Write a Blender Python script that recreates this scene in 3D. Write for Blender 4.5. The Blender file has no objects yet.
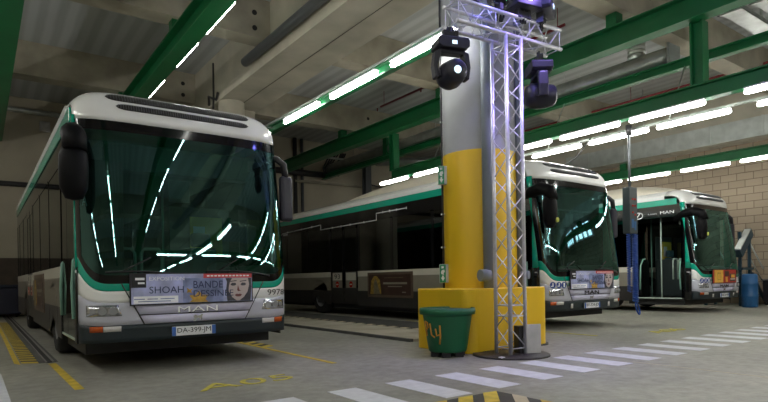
import bpy, bmesh, math, random
from mathutils import Vector, Matrix
random.seed(4)
sc = bpy.context.scene
COL = sc.collection
PI = math.pi
S, Cc = math.sin, math.cos

# ------------------------------------------------------------------ materials
def new_mat(name):
    m = bpy.data.materials.new(name); m.use_nodes = True
    nt = m.node_tree
    return m, nt, nt.nodes['Principled BSDF']

def lnk(nt, a, b): nt.links.new(a, b)

def mat(name, col, rough=.5, metal=0., var=0., scale=4., bump=0., coat=0., stretch=(1, 1, 1), spec=.5):
    m, nt, p = new_mat(name)
    c = (*col, 1)
    p.inputs['Base Color'].default_value = c
    p.inputs['Roughness'].default_value = rough
    p.inputs['Metallic'].default_value = metal
    p.inputs['Specular IOR Level'].default_value = spec
    if coat: p.inputs['Coat Weight'].default_value = coat; p.inputs['Coat Roughness'].default_value = .06
    tc = nt.nodes.new('ShaderNodeTexCoord'); mp = nt.nodes.new('ShaderNodeMapping')
    mp.inputs['Scale'].default_value = stretch
    lnk(nt, tc.outputs['Object'], mp.inputs['Vector'])
    nz = nt.nodes.new('ShaderNodeTexNoise'); nz.inputs['Scale'].default_value = scale
    nz.inputs['Detail'].default_value = 5
    lnk(nt, mp.outputs['Vector'], nz.inputs['Vector'])
    v = var if var else .06
    r = nt.nodes.new('ShaderNodeValToRGB')
    r.color_ramp.elements[0].position = .3; r.color_ramp.elements[1].position = .7
    r.color_ramp.elements[0].color = tuple(max(0, x * (1 - v)) for x in col) + (1,)
    r.color_ramp.elements[1].color = tuple(min(1, x * (1 + v)) for x in col) + (1,)
    lnk(nt, nz.outputs['Fac'], r.inputs['Fac']); lnk(nt, r.outputs['Color'], p.inputs['Base Color'])
    if bump:
        b = nt.nodes.new('ShaderNodeBump'); b.inputs['Strength'].default_value = bump
        b.inputs['Distance'].default_value = .02
        lnk(nt, nz.outputs['Fac'], b.inputs['Height']); lnk(nt, b.outputs['Normal'], p.inputs['Normal'])
    return m

def emit(name, col, strength):
    m, nt, p = new_mat(name)
    p.inputs['Base Color'].default_value = (*col, 1)
    p.inputs['Emission Color'].default_value = (*col, 1)
    p.inputs['Emission Strength'].default_value = strength
    return m

def glass(name, tint, refl=.5, rough=.015, base=.04, gc=(.85, .87, .85)):
    m = bpy.data.materials.new(name); m.use_nodes = True
    nt = m.node_tree; nt.nodes.clear()
    o = nt.nodes.new('ShaderNodeOutputMaterial'); mx = nt.nodes.new('ShaderNodeMixShader')
    t = nt.nodes.new('ShaderNodeBsdfTransparent'); t.inputs['Color'].default_value = (*tint, 1)
    g = nt.nodes.new('ShaderNodeBsdfGlossy'); g.inputs['Roughness'].default_value = rough
    g.inputs['Color'].default_value = (*gc, 1)
    f = nt.nodes.new('ShaderNodeFresnel'); f.inputs['IOR'].default_value = 1.5
    ma = nt.nodes.new('ShaderNodeMath'); ma.operation = 'MULTIPLY_ADD'
    ma.inputs[1].default_value = refl; ma.inputs[2].default_value = base; ma.use_clamp = True
    lnk(nt, f.outputs[0], ma.inputs[0]); lnk(nt, ma.outputs[0], mx.inputs[0])
    lnk(nt, t.outputs[0], mx.inputs[1]); lnk(nt, g.outputs[0], mx.inputs[2])
    lnk(nt, mx.outputs[0], o.inputs['Surface'])
    return m

def floor_mat():
    m, nt, p = new_mat('garage floor concrete')
    tc = nt.nodes.new('ShaderNodeTexCoord')
    n1 = nt.nodes.new('ShaderNodeTexNoise'); n1.inputs['Scale'].default_value = .55; n1.inputs['Detail'].default_value = 6
    n2 = nt.nodes.new('ShaderNodeTexNoise'); n2.inputs['Scale'].default_value = 7; n2.inputs['Detail'].default_value = 8
    n2.inputs['Roughness'].default_value = .7
    lnk(nt, tc.outputs['Object'], n1.inputs['Vector']); lnk(nt, tc.outputs['Object'], n2.inputs['Vector'])
    r1 = nt.nodes.new('ShaderNodeValToRGB'); e = r1.color_ramp.elements
    e[0].position = .32; e[0].color = (.25, .245, .205, 1); e[1].position = .7; e[1].color = (.41, .40, .335, 1)
    r2 = nt.nodes.new('ShaderNodeValToRGB'); e = r2.color_ramp.elements
    e[0].position = .3; e[0].color = (.62, .62, .62, 1); e[1].position = .72; e[1].color = (1.1, 1.1, 1.1, 1)
    mx = nt.nodes.new('ShaderNodeMixRGB'); mx.blend_type = 'MULTIPLY'; mx.inputs[0].default_value = 1
    lnk(nt, n1.outputs['Fac'], r1.inputs['Fac']); lnk(nt, n2.outputs['Fac'], r2.inputs['Fac'])
    lnk(nt, r1.outputs[0], mx.inputs[1]); lnk(nt, r2.outputs[0], mx.inputs[2])
    lnk(nt, mx.outputs[0], p.inputs['Base Color'])
    rr = nt.nodes.new('ShaderNodeMapRange'); rr.inputs['To Min'].default_value = .42; rr.inputs['To Max'].default_value = .62
    lnk(nt, n1.outputs['Fac'], rr.inputs['Value']); lnk(nt, rr.outputs[0], p.inputs['Roughness'])
    b = nt.nodes.new('ShaderNodeBump'); b.inputs['Strength'].default_value = .12; b.inputs['Distance'].default_value = .01
    lnk(nt, n2.outputs['Fac'], b.inputs['Height']); lnk(nt, b.outputs[0], p.inputs['Normal'])
    return m

def brick_mat():
    m, nt, p = new_mat('beige block wall')
    tc = nt.nodes.new('ShaderNodeTexCoord'); sp = nt.nodes.new('ShaderNodeSeparateXYZ'); cb = nt.nodes.new('ShaderNodeCombineXYZ')
    lnk(nt, tc.outputs['Object'], sp.inputs[0]); lnk(nt, sp.outputs[1], cb.inputs[0]); lnk(nt, sp.outputs[2], cb.inputs[1])
    br = nt.nodes.new('ShaderNodeTexBrick'); br.inputs['Scale'].default_value = 1
    br.inputs['Brick Width'].default_value = .52; br.inputs['Row Height'].default_value = .25
    br.inputs['Mortar Size'].default_value = .012; br.inputs['Mortar Smooth'].default_value = .3
    br.inputs['Color1'].default_value = (.31, .25, .18, 1); br.inputs['Color2'].default_value = (.26, .21, .15, 1)
    br.inputs['Mortar'].default_value = (.12, .09, .065, 1)
    lnk(nt, cb.outputs[0], br.inputs['Vector'])
    lnk(nt, br.outputs['Color'], p.inputs['Base Color']); p.inputs['Roughness'].default_value = .9
    b = nt.nodes.new('ShaderNodeBump'); b.inputs['Strength'].default_value = .5; b.inputs['Distance'].default_value = .01; b.invert = True
    lnk(nt, br.outputs['Fac'], b.inputs['Height']); lnk(nt, b.outputs[0], p.inputs['Normal'])
    return m

def deck_mat():
    m, nt, p = new_mat('ceiling deck panels')
    tc = nt.nodes.new('ShaderNodeTexCoord'); sp = nt.nodes.new('ShaderNodeSeparateXYZ')
    lnk(nt, tc.outputs['Object'], sp.inputs[0])
    w = nt.nodes.new('ShaderNodeTexWave'); w.wave_type = 'BANDS'; w.bands_direction = 'X'
    w.inputs['Scale'].default_value = .8; w.inputs['Distortion'].default_value = .6; w.inputs['Detail'].default_value = 2
    lnk(nt, tc.outputs['Object'], w.inputs['Vector'])
    r = nt.nodes.new('ShaderNodeValToRGB'); e = r.color_ramp.elements
    e[0].position = .2; e[0].color = (.39, .405, .405, 1); e[1].position = .8; e[1].color = (.49, .51, .51, 1)
    lnk(nt, w.outputs['Fac'], r.inputs['Fac']); lnk(nt, r.outputs[0], p.inputs['Base Color'])
    p.inputs['Roughness'].default_value = .7
    return m

M = dict(
    floor=floor_mat(), brick=brick_mat(), deck=deck_mat(),
    conc=mat('raw concrete', (.38, .35, .275), .85, var=.22, scale=1.6, bump=.15),
    conc_side=mat('pale concrete', (.46, .43, .345), .85, var=.16, scale=1.2, bump=.1),
    conc_grey=mat('smooth grey concrete', (.36, .37, .385), .75, var=.12, scale=2),
    wall=mat('beige plaster', (.50, .455, .36), .85, var=.1, scale=.7),
    yellow=mat('yellow gloss paint', (.78, .50, .012), .38, var=.1, scale=1.5, stretch=(1, 1, .3)),
    green=mat('green painted steel', (.005, .13, .04), .38, var=.15, scale=1.5),
    galv=mat('galvanised steel', (.52, .55, .53), .34, .7, var=.18, scale=3),
    pipe=mat('grey pipe', (.11, .12, .13), .45, .2),
    pvc=mat('grey plastic drain pipe', (.20, .23, .27), .4),
    darkpipe=mat('dark pipe', (.03, .03, .033), .5),
    red=mat('red sprinkler pipe', (.22, .012, .02), .45),
    alu=mat('brushed aluminium', (.66, .66, .70), .34, .55, var=.08, scale=20),
    black=mat('black plastic', (.012, .012, .016), .42),
    blacksat=mat('satin black housing', (.010, .010, .022), .4),
    mirrorblack=mat('matt black mirror plastic', (.004, .004, .005), .5, spec=.12),
    rubber=mat('tyre rubber', (.014, .014, .014), .8),
    hub=mat('wheel steel', (.30, .31, .32), .4, .6),
    white=mat('white bus paint', (.80, .81, .79), .22, coat=.5, var=.02),
    cream=mat('cream roof cover', (.68, .63, .52), .4, var=.03),
    jade=mat('jade green bus paint', (.0, .33, .22), .25, coat=.5, var=.03),
    silver=mat('silver grey bus paint', (.48, .49, .56), .28, coat=.4, var=.03),
    flap=mat('pale lilac grey flap', (.56, .55, .72), .27, coat=.4, var=.02),  # flap colour is paler and more lilac than the silver nose
    taupe=mat('taupe bus paint', (.23, .21, .165), .3, coat=.3, var=.05),
    band=mat('off white band paint', (.58, .56, .47), .3, coat=.3, var=.03),
    skirt=mat('charcoal skirt', (.028, .025, .024), .45, var=.1),
    bumper=mat('blue black bumper', (.012, .021, .026), .4),
    seam=mat('panel seam', (.015, .015, .015), .6),
    cabin=mat('dark cabin lining', (.035, .05, .05), .6),
    cabinfl=mat('cabin floor', (.06, .06, .06), .6),
    ws=glass('windscreen glass', (.24, .48, .455), 1., .012, .10, (.45, .92, .92)),
    sg=glass('tinted side glass', (.13, .16, .155), .95, .02, .06),
    gloss=mat('black gloss trim', (.006, .006, .007), .08, spec=.5),
    lamp=mat('headlamp reflector', (.55, .56, .60), .12, .9, var=.3, scale=25),
    lens=glass('clear lens', (.9, .92, .95), .9, .02, .1),
    orange=mat('orange indicator lens', (.50, .085, .012), .2),
    whitelens=mat('white fog lens', (.62, .60, .58), .2),
    redlens=mat('red reflector', (.45, .03, .02), .25),
    plate=mat('number plate', (.75, .76, .78), .4), plateblue=mat('plate blue', (.04, .13, .45), .4),
    ink=mat('black lettering', (.010, .010, .014), .5), navy=mat('navy lettering', (.02, .03, .10), .5),
    paper=mat('white print', (.86, .87, .90), .5), chrome=mat('chrome', (.55, .55, .58), .18, 1.),
    poster=mat('lilac blue poster', (.40, .43, .68), .45, var=.3, scale=6),
    posterdk=mat('deep blue poster wash', (.20, .24, .44), .45, var=.45, scale=8),
    posterred=mat('red poster strip', (.62, .06, .07), .45),
    gold=mat('ochre star print', (.50, .30, .045), .5, var=.35, scale=18),
    skin=mat('pale face print', (.50, .42, .42), .5, var=.06), hair=mat('dark hair print', (.05, .05, .065), .5, var=.4, scale=20),
    lip=mat('dark lip print', (.16, .05, .05), .5),
    adbrown=mat('brown poster', (.045, .022, .016), .35, var=.3), adframe=mat('dark brown frame', (.10, .07, .05), .4),
    adgold=mat('golden figure print', (.30, .19, .03), .5, var=.4, scale=15), adgrey=mat('grey robe print', (.15, .13, .08), .5, var=.3, scale=15),
    blue=mat('blue sticker', (.03, .07, .30), .4), orangep=mat('orange yellow poster', (.75, .42, .06), .5, var=.2, scale=12),
    redp=mat('deep red poster', (.42, .025, .02), .5, var=.3, scale=12),
    rail=mat('pale green handrail', (.22, .42, .34), .35), railw=mat('pale handrail', (.45, .55, .47), .35),
    yellowp=mat('yellow cab panel', (.62, .46, .05), .5), seat=mat('bus seat cloth', (.03, .07, .09), .8, var=.3, scale=30),
    mirrorglass=mat('mirror glass', (.5, .5, .5), .03, 1.),
    tubgreen=mat('green plastic tub', (.003, .105, .04), .5, var=.12, scale=3), soil=mat('tub lid inside', (.03, .13, .10), .6, var=.3, scale=20),
    orangepaint=mat('orange spray paint', (.55, .24, .02), .6),
    steelplate=mat('dark steel plate', (.05, .045, .045), .5, .4, var=.3, scale=8),
    greybox=mat('pale grey panel', (.46, .46, .45), .5, var=.15, scale=6),
    stripe=mat('white road paint', (.64, .65, .68), .6, var=.1, scale=9), ypaint=mat('yellow road paint', (.62, .45, .04), .6, var=.22, scale=9),
    faded=mat('worn yellow lettering', (.58, .50, .06), .6, var=.3, scale=14), kpaint=mat('black road paint', (.035, .033, .03), .6, var=.3, scale=9),
    cream_paint=mat('cream road paint', (.55, .47, .33), .6, var=.1, scale=9),
    groove=mat('dark channel', (.02, .02, .02), .7), strip=mat('dark asphalt strip', (.085, .085, .082), .7, var=.2, scale=3),
    railtop=mat('worn steel channel', (.22, .21, .20), .5, .4),
    boxgrey=mat('dark grey control box', (.035, .045, .048), .45),
    bluepl=mat('blue plastic', (.015, .10, .26), .4), bluest=mat('blue grey painted steel', (.018, .05, .075), .45), hose=mat('blue air hose', (.01, .06, .30), .35),
    exitg=mat('green safety sign', (.01, .23, .09), .4), signw=mat('sign white', (.7, .75, .7), .4), brown=mat('brown board', (.07, .05, .035), .6, var=.2),
    navyb=mat('navy plastic', (.008, .010, .03), .45), terracotta=mat('red brown board', (.18, .075, .045), .7, var=.15),
    spotlens=emit('pale lit lens', (.65, .85, 1.), .5), bluelens=emit('blue lamp lens', (.12, .12, 1.), 6), greenlens=emit('green lamp lens', (.15, 1., .45), 1.5),
    tube=emit('fluorescent tube', (1., .99, .93), 13.5),
    dot=mat('pale yellow dot', (.62, .66, .12), .4),
)

# ------------------------------------------------------------------ mesh builder
class B:
    def __init__(s): s.v = []; s.f = []; s.m = []; s.sm = []
    def add(s, vs, fs, mi=0, smooth=False):
        o = len(s.v); s.v += [tuple(x) for x in vs]
        for f in fs: s.f.append([i + o for i in f]); s.m.append(mi); s.sm.append(smooth)
        return s
    def box(s, x0, x1, y0, y1, z0, z1, mi=0):
        v = [(x, y, z) for x in (x0, x1) for y in (y0, y1) for z in (z0, z1)]
        return s.add(v, [(0, 1, 3, 2), (4, 6, 7, 5), (0, 4, 5, 1), (2, 3, 7, 6), (0, 2, 6, 4), (1, 5, 7, 3)], mi)
    def obox(s, c, ax, ay, az, mi=0):     # oriented box: centre and three half-axis vectors
        c = Vector(c); ax = Vector(ax); ay = Vector(ay); az = Vector(az)
        v = [c + ax * i + ay * j + az * k for i in (-1, 1) for j in (-1, 1) for k in (-1, 1)]
        return s.add(v, [(0, 1, 3, 2), (4, 6, 7, 5), (0, 4, 5, 1), (2, 3, 7, 6), (0, 2, 6, 4), (1, 5, 7, 3)], mi)
    def tube(s, p0, p1, r, n=10, r1=None, mi=0):
        p0 = Vector(p0); p1 = Vector(p1); d = (p1 - p0).normalized()
        a = d.orthogonal().normalized(); b = d.cross(a); r1 = r if r1 is None else r1
        v = []
        for (p, q) in ((p0, r), (p1, r1)):
            v += [p + (a * Cc(2 * PI * i / n) + b * S(2 * PI * i / n)) * q for i in range(n)]
        s.add(v, [(i, (i + 1) % n, n + (i + 1) % n, n + i) for i in range(n)], mi, True)
        return s.add(v, [tuple(range(n - 1, -1, -1)), tuple(range(n, 2 * n))], mi)
    def path(s, pts, r, n=8, mi=0):
        pts = [Vector(p) for p in pts]; rings = []; a = None
        for i, p in enumerate(pts):
            d = (pts[min(i + 1, len(pts) - 1)] - pts[max(i - 1, 0)]).normalized()
            if a is None: a = d.orthogonal().normalized()
            a = (a - d * a.dot(d)).normalized(); b = d.cross(a)
            rr = r[i] if isinstance(r, (list, tuple)) else r
            rings.append([p + (a * Cc(2 * PI * k / n) + b * S(2 * PI * k / n)) * rr for k in range(n)])
        v = [q for rg in rings for q in rg]; fs = []
        for i in range(len(rings) - 1):
            for k in range(n): fs.append((i * n + k, i * n + (k + 1) % n, (i + 1) * n + (k + 1) % n, (i + 1) * n + k))
        s.add(v, fs, mi, True)
        return s.add(v, [tuple(range(n - 1, -1, -1)), tuple(range((len(rings) - 1) * n, len(rings) * n))], mi)
    def lathe(s, prof, n=32, c=(0, 0, 0), mi=0, axis='z', smooth=True):
        v = []
        for (r, h) in prof:
            for i in range(n):
                a = 2 * PI * i / n; x, y = r * Cc(a), r * S(a)
                q = (x, y, h) if axis == 'z' else ((h, x, y) if axis == 'x' else (x, h, y))
                v.append((q[0] + c[0], q[1] + c[1], q[2] + c[2]))
        fs = []
        for j in range(len(prof) - 1):
            for i in range(n): fs.append((j * n + i, j * n + (i + 1) % n, (j + 1) * n + (i + 1) % n, (j + 1) * n + i))
        return s.add(v, fs, mi, smooth)
    def grid(s, fn, nu, nv, mi=0, smooth=True, closed=False):
        v = [fn(i / nu, j / nv) for j in range(nv + 1) for i in range(nu + 1)]
        w = nu + 1
        return s.add(v, [(j * w + i, j * w + i + 1, (j + 1) * w + i + 1, (j + 1) * w + i) for j in range(nv) for i in range(nu)], mi, smooth)
    def prism(s, poly, fn, t0, t1, mi=0):     # poly of (a,b), fn(a,b,t)->xyz
        n = len(poly)
        v = [fn(a, b, t0) for a, b in poly] + [fn(a, b, t1) for a, b in poly]
        s.add(v, [(i, (i + 1) % n, n + (i + 1) % n, n + i) for i in range(n)], mi)
        return s.add(v, [tuple(range(n)), tuple(range(2 * n - 1, n - 1, -1))], mi)
    def build(s, name, mats, parent=None, bevel=0., solid=0., offset=-1., weld=True):
        me = bpy.data.meshes.new(name)
        me.from_pydata(s.v, [], s.f)
        for m in (mats if isinstance(mats, (list, tuple)) else [mats]): me.materials.append(m)
        for p, mi, sm in zip(me.polygons, s.m, s.sm): p.material_index = mi; p.use_smooth = sm
        bm = bmesh.new(); bm.from_mesh(me)
        if weld: bmesh.ops.remove_doubles(bm, verts=bm.verts, dist=1e-5)
        bmesh.ops.recalc_face_normals(bm, faces=bm.faces)
        bm.to_mesh(me); bm.free(); me.update()
        o = bpy.data.objects.new(name, me); COL.objects.link(o)
        if parent: o.parent = parent
        if solid:
            md = o.modifiers.new('thickness', 'SOLIDIFY'); md.thickness = solid; md.offset = offset
        if bevel:
            md = o.modifiers.new('bevel', 'BEVEL'); md.width = bevel; md.segments = 3; md.limit_method = 'ANGLE'
            md.angle_limit = math.radians(40)
        return o

def tag(o, label, cat, group=None, kind=None):
    o['label'] = label; o['category'] = cat
    if group: o['group'] = group
    if kind: o['kind'] = kind
    return o
def thing(name, label, cat, loc=(0, 0, 0), rz=0, group=None):
    o = bpy.data.objects.new(name, None); COL.objects.link(o); o.empty_display_size = .2
    o.location = loc; o.rotation_euler = (0, 0, rz)
    return tag(o, label, cat, group)
def struct(name, b, m, label, cat, parent=None, **k):
    o = b.build(name, m, parent, **k)
    if parent is None: tag(o, label, cat, kind='structure')
    return o
def dup(root, loc=None, label=None):
    r = root.copy(); COL.objects.link(r)
    if loc is not None: r.location = loc
    if label: r['label'] = label
    for ch in list(root.children):
        c = ch.copy(); COL.objects.link(c); c.parent = r
        for g in list(ch.children):
            d = g.copy(); COL.objects.link(d); d.parent = c
    return r

_tc = {}
def text_geo(s):
    if s not in _tc:
        cu = bpy.data.curves.new('t', 'FONT'); cu.body = s; cu.resolution_u = 3
        o = bpy.data.objects.new('t', cu); COL.objects.link(o)
        dg = bpy.context.evaluated_depsgraph_get(); dg.update()
        me = bpy.data.meshes.new_from_object(o.evaluated_get(dg))
        vs = [(v.co.x, v.co.y) for v in me.vertices]; fs = [tuple(p.vertices) for p in me.polygons]
        bpy.data.objects.remove(o); bpy.data.curves.remove(cu); bpy.data.meshes.remove(me)
        x0 = min(v[0] for v in vs); x1 = max(v[0] for v in vs); y0 = min(v[1] for v in vs); y1 = max(v[1] for v in vs)
        _tc[s] = ([((x - x0) / (x1 - x0), (y - y0) / (y1 - y0)) for x, y in vs], fs)
    return _tc[s]
def text(b, s, fn, mi=0):                # fn maps (u,v) in 0..1 to xyz
    vs, fs = text_geo(s)
    return b.add([fn(u, v) for u, v in vs], fs, mi)

# ------------------------------------------------------------------ camera
cam = bpy.data.cameras.new('camera'); co = bpy.data.objects.new('camera', cam); COL.objects.link(co)
F_PX, CY, YAW, ROLL = 556.57, 78.49, .629, .016
cam.sensor_width = 36; cam.lens = 36 * F_PX / 768; cam.shift_y = CY / 768; cam.clip_start = .05; cam.clip_end = 200
co.matrix_world = Matrix.Translation((-2.097, -6.824, 1.025)) @ Matrix.Rotation(-YAW, 4, 'Z') @ Matrix.Rotation(PI / 2, 4, 'X') @ Matrix.Rotation(-ROLL, 4, 'Z')
sc.camera = co

# ------------------------------------------------------------------ setting
X0, X1, Y0, Y1, ZC = -9., 19.2, -22., 16., 7.5
flo = struct('floor', B().box(X0, X1, Y0, Y1, -.2, 0), M['floor'], 'mottled grey concrete garage floor with painted lines', 'floor')
struct('ceiling', B().box(X0, X1, Y0, Y1, ZC, ZC + .2), M['deck'], 'pale grey ribbed ceiling deck between the concrete beams', 'ceiling')
struct('wall_back', B().box(X0, X1, Y1, Y1 + .2, 0, ZC), M['wall'], 'beige back wall behind the parked buses', 'wall')
struct('wall_right', B().box(X1, X1 + .2, Y0, Y1, 0, ZC), M['brick'], 'beige block wall beside the far right bus', 'wall')
struct('wall_left', B().box(X0 - .2, X0, Y0, Y1, 0, ZC), M['wall'], 'beige plaster wall on the left side of the hall', 'wall')
struct('wall_front', B().box(X0, X1, Y0 - .2, Y0, 0, ZC), M['wall'], 'plain wall behind the viewpoint', 'wall')
WIN = [(-9.6, -8.3), (-8.0, -6.7)]  # unseen window frames, added with area lights for brighter bus fronts
for i, (a, c) in enumerate(WIN):
    b = B()
    for k in range(5): y = a + (c - a) * k / 4; b.box(X1 - .14, X1 - .03, y - .04, y + .04, 4.8, 5.7)
    for z in (4.8, 5.25, 5.65): b.box(X1 - .14, X1 - .03, a, c, z - .03, z + .05)
    struct('window_%d' % (i + 1), b, M['alu'], 'added high window on the block wall outside the frame', 'window')
# girders and beams
struct('concrete_girder', B().box(3.43, 4.76, Y0, Y1, 6.15, ZC), M['conc_side'], 'deep concrete girder running over the yellow pillar', 'girder')
b = B().box(4.09, 4.105, Y0 + .1, Y1 - .1, 6.146, 6.155)
b.build('seam', M['seam'], bpy.data.objects['concrete_girder'])
struct('concrete_girder', B().box(17.75, X1, Y0, Y1, 5.75, ZC), M['conc_side'], 'concrete girder along the top of the block wall', 'girder')
for i, y in enumerate((-17.2, -11.6, -5.9, -.4, 5.1, 10.6)):
    b = B().box(X0, 3.43, y, y + .5, 6.6, ZC).box(4.76, 17.75, y, y + .5, 6.6, ZC)
    o = struct('concrete_beam', b, M['conc'], 'concrete cross beam under the ceiling, %s' % ('far behind the viewpoint', 'behind the viewpoint', 'just behind the viewpoint', 'in line with the yellow pillar', 'over the middle of the buses', 'over the rear of the buses')[i], 'beam')
    q = B()
    for bx in (3.05, 5.2, 9.95):
        for z in (6.8, 7.15): q.tube((bx, y - .012, z), (bx, y + .01, z), .06, 12)
    q.build('bolt_hole', M['seam'], o)

# floor paint
def flat(name, pts, m, h=.004):
    b = B(); b.prism(pts, lambda a, c, t: (a, c, t), .0005, h); return b.build(name, m, flo)
for i in range(-2, 22):
    x = .471 + .654 * i
    flat('crosswalk_stripe', [(x, -2.385), (x + .31, -2.385), (x + .31, -3.279), (x, -3.279)], M['stripe'])
flat('white_line', [(-2.6, 1.03), (-1.905, 1.03), (-1.88, -1.2), (-2.6, -1.2)], M['stripe'])
flat('yellow_line', [(-1.385, 1.58), (-1.30, 1.58), (-1.275, -.68), (-1.36, -.68)], M['ypaint'])
flat('yellow_line', [(1.40, -.9), (1.47, -.9), (1.47, 5), (1.40, 5)], M['ypaint'])
flat('yellow_line', [(6.42, -1.25), (6.48, -1.25), (6.48, 4), (6.42, 4)], M['faded'])
flat('dark_strip', [(-1.48, 1.72), (-1.26, 1.72), (-1.26, 15.9), (-1.48, 15.9)], M['strip'], .003)
b = B().box(-1.325, -1.30, 1.7, 15.9, 0, .012).box(-1.40, -1.385, 1.7, 15.9, 0, .012)
b.build('channel_rail', M['railtop'], flo)
b = B().box(-1.383, -1.327, 1.7, 15.9, .0005, .006); b.build('channel_groove', M['groove'], flo)
def hazard(name, xa, xb, ya, yb, step, mats=('ypaint', 'kpaint'), skew=.12, along='y'):
    b = B(); n = int(round((yb - ya) / step))
    for k in range(n):
        y = ya + k * step
        if along == 'y': poly = [(xa, y + skew), (xb, y), (xb, y + step), (xa, y + step + skew)]
        else: poly = [(y, xa), (y + step, xa), (y + step + skew, xb), (y + skew, xb)]
        b.prism(poly, lambda a, c, t: (a, c, t), .0005, .006, k % 2)
    return b.build(name, [M[mats[0]], M[mats[1]]], flo)
hazard('hazard_strip', -1.66, -1.48, 1.75, 11.75, .14)
flat('yellow_line', [(-1.74, 1.9), (-1.68, 1.75), (-1.68, 15.9), (-1.74, 15.9)], M['ypaint'])
hazard('hazard_strip', 1.47, 1.66, 1.35, 10.8, .16, skew=-.12)
# lane beside the middle bus: low kerb with a checked edge
b = B().box(3.55, 3.62, .25, 15.9, 0, .05); b.build('kerb_edge', M['strip'], flo)
b = B().box(3.62, 4.9, .25, 15.9, 0, .045); b.build('kerb_slab', M['conc'], flo)
hazard('checked_edge', 4.78, 4.9, .3, 13.1, .2, ('cream_paint', 'kpaint'), .0)
for o in [o for o in flo.children if o.name.startswith('checked')]: o.location.z = .045
flat('dark_lane_band', [(4.92, .25), (6.3, .25), (6.3, 15.9), (4.92, 15.9)], M['strip'], .003)
# hatch marking in the foreground
b = B()
def diag(p, q, mi, L=.42):
    e = (-.69 * L, -.72 * L)
    b.prism([p, q, (q[0] + e[0], q[1] + e[1]), (p[0] + e[0], p[1] + e[1])], lambda a, c, t: (a, c, t), .003, .008, mi)
for x in (.60, .90, 1.20, 1.50): diag((x, -3.345), (x + .155, -3.36), 0)
diag((1.655, -3.54), (1.66, -3.695), 1); diag((1.663, -3.84), (1.664, -3.995), 0); diag((1.664, -4.14), (1.664, -4.295), 0)
b.build('hatch_blocks', [M['ypaint'], M['cream_paint']], flo)
flat('hatch_border', [(.2, -3.335), (1.665, -3.345), (1.67, -4.6), (1.37, -4.9), (1.37, -3.64), (.0, -3.64)], M['kpaint'], .003)
b = B()
text(b, 'A05', lambda u, v: (-.44 + 1.02 * u + .04 * v, -1.60 + .05 * u + .33 * v, .004))
b.build('bay_lettering', M['faded'], flo, solid=.003, offset=1)
b = B()
text(b, 'A06', lambda u, v: (7.55 + 1.05 * u, -1.75 + .3 * v, .004)); b.build('bay_lettering', M['faded'], flo, solid=.003, offset=1)
flat('floor_joint', [(4.155, -3.2), (4.175, -3.2), (4.195, -6.5), (4.175, -6.5)], M['cream_paint'], .002)

# ------------------------------------------------------------------ buses
N_, D_ = 3.6, .27
def yo(x):
    a = min(abs(x) / 1.25, 1.); return D_ * (1 - max(0, 1 - a ** N_) ** (1 / N_))
def rake(z):
    if z < .6: return .02 * (.6 - z) / .25
    if z < 1.05: return 0
    return .26 * ((z - 1.05) / 1.8) ** 1.2
def Fs(x, z): return yo(x) + rake(z)
def offp(x, z, off):
    e = 1e-3
    xa, xb = max(-1.2495, x - e), min(1.2495, x + e)
    dx = (Fs(xb, z) - Fs(xa, z)) / (xb - xa); dz = (Fs(x, z + e) - Fs(x, z - e)) / (2 * e)
    n = Vector((dx, -1, dz)).normalized()
    return Vector((x, Fs(x, z), z)) + n * off
def th(u): t = (u - .5) * PI * .9999; return 1.25 * math.copysign(abs(S(t)) ** (2 / N_), t)
def full_patch(b, zlo, zhi, off=0., nu=48, nv=4, mi=0, umin=0., umax=1.):
    def fn(u, v):
        x = th(umin + (umax - umin) * u); z0, z1 = zlo(x), zhi(x); return offp(x, z0 + (z1 - z0) * v, off)
    return b.grid(fn, nu, nv, mi)
def patch(b, xlo, xhi, z0, z1, off, nu=8, nv=2, mi=0):
    def fn(u, v):
        z = z0 + (z1 - z0) * v; a, c = xlo(z), xhi(z); return offp(a + (c - a) * u, z, off)
    return b.grid(fn, nu, nv, mi)
def cst(k): return lambda *_: k
def s4(x): return max(0, (abs(x) - .9) / .35) ** 4
glo = lambda x: .94 + .22 * s4(x)
ghi = lambda x: 1.03 + .31 * s4(x)
wlo = lambda x: .81 + .10 * s4(x)
WT = 2.93
LEN = 11.9
def zr(x):                      # roof cross-section height
    a = abs(x) / 1.25; return 3.20 + .19 * (1 - a ** 9.)
def crownP(x, s, off=0.):
    s = min(max(s, 0), 1); z1 = zr(x); y0 = Fs(x, WT); y1 = .95
    z = WT + (z1 - WT) * s; c = max(0, 1 - s ** 2.6) ** (1 / 2.6); y = y1 - (y1 - y0) * c
    n = Vector((.25 * x, -c, s * .7)).normalized()
    return Vector((x, y, z)) + n * off

def side_plate(b, sx, y0, y1, z0, z1, arches, mi_lo, mi_hi, zs, t=.02):
    """lower flank between y0 and y1 with wheel arches; two colours, darker one below zs"""
    pts = [(y0, z0)]
    for (ya, r) in arches:
        if y0 < ya < y1:
            a0 = math.asin((.49 - z0) / r) if z0 < .49 else 0
            for k in range(25):
                a = PI + a0 - (PI + 2 * a0) * k / 24
                pts.append((ya + r * Cc(a), .49 + r * S(a)))
    pts += [(y1, z0), (y1, z1), (y0, z1)]
    bm = bmesh.new()
    f = bm.faces.new([bm.verts.new((sx * 1.25, y, z)) for y, z in pts])
    bmesh.ops.triangulate(bm, faces=[f])
    bmesh.ops.bisect_plane(bm, geom=bm.verts[:] + bm.edges[:] + bm.faces[:], plane_co=(0, 0, zs), plane_no=(0, 0, 1))
    bm.verts.index_update()
    vs = [v.co.copy() for v in bm.verts]
    for f in bm.faces:
        b.add([v.co for v in f.verts], [tuple(range(len(f.verts)))], mi_lo if f.calc_center_median().z < zs else mi_hi)
    bm.free()

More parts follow.
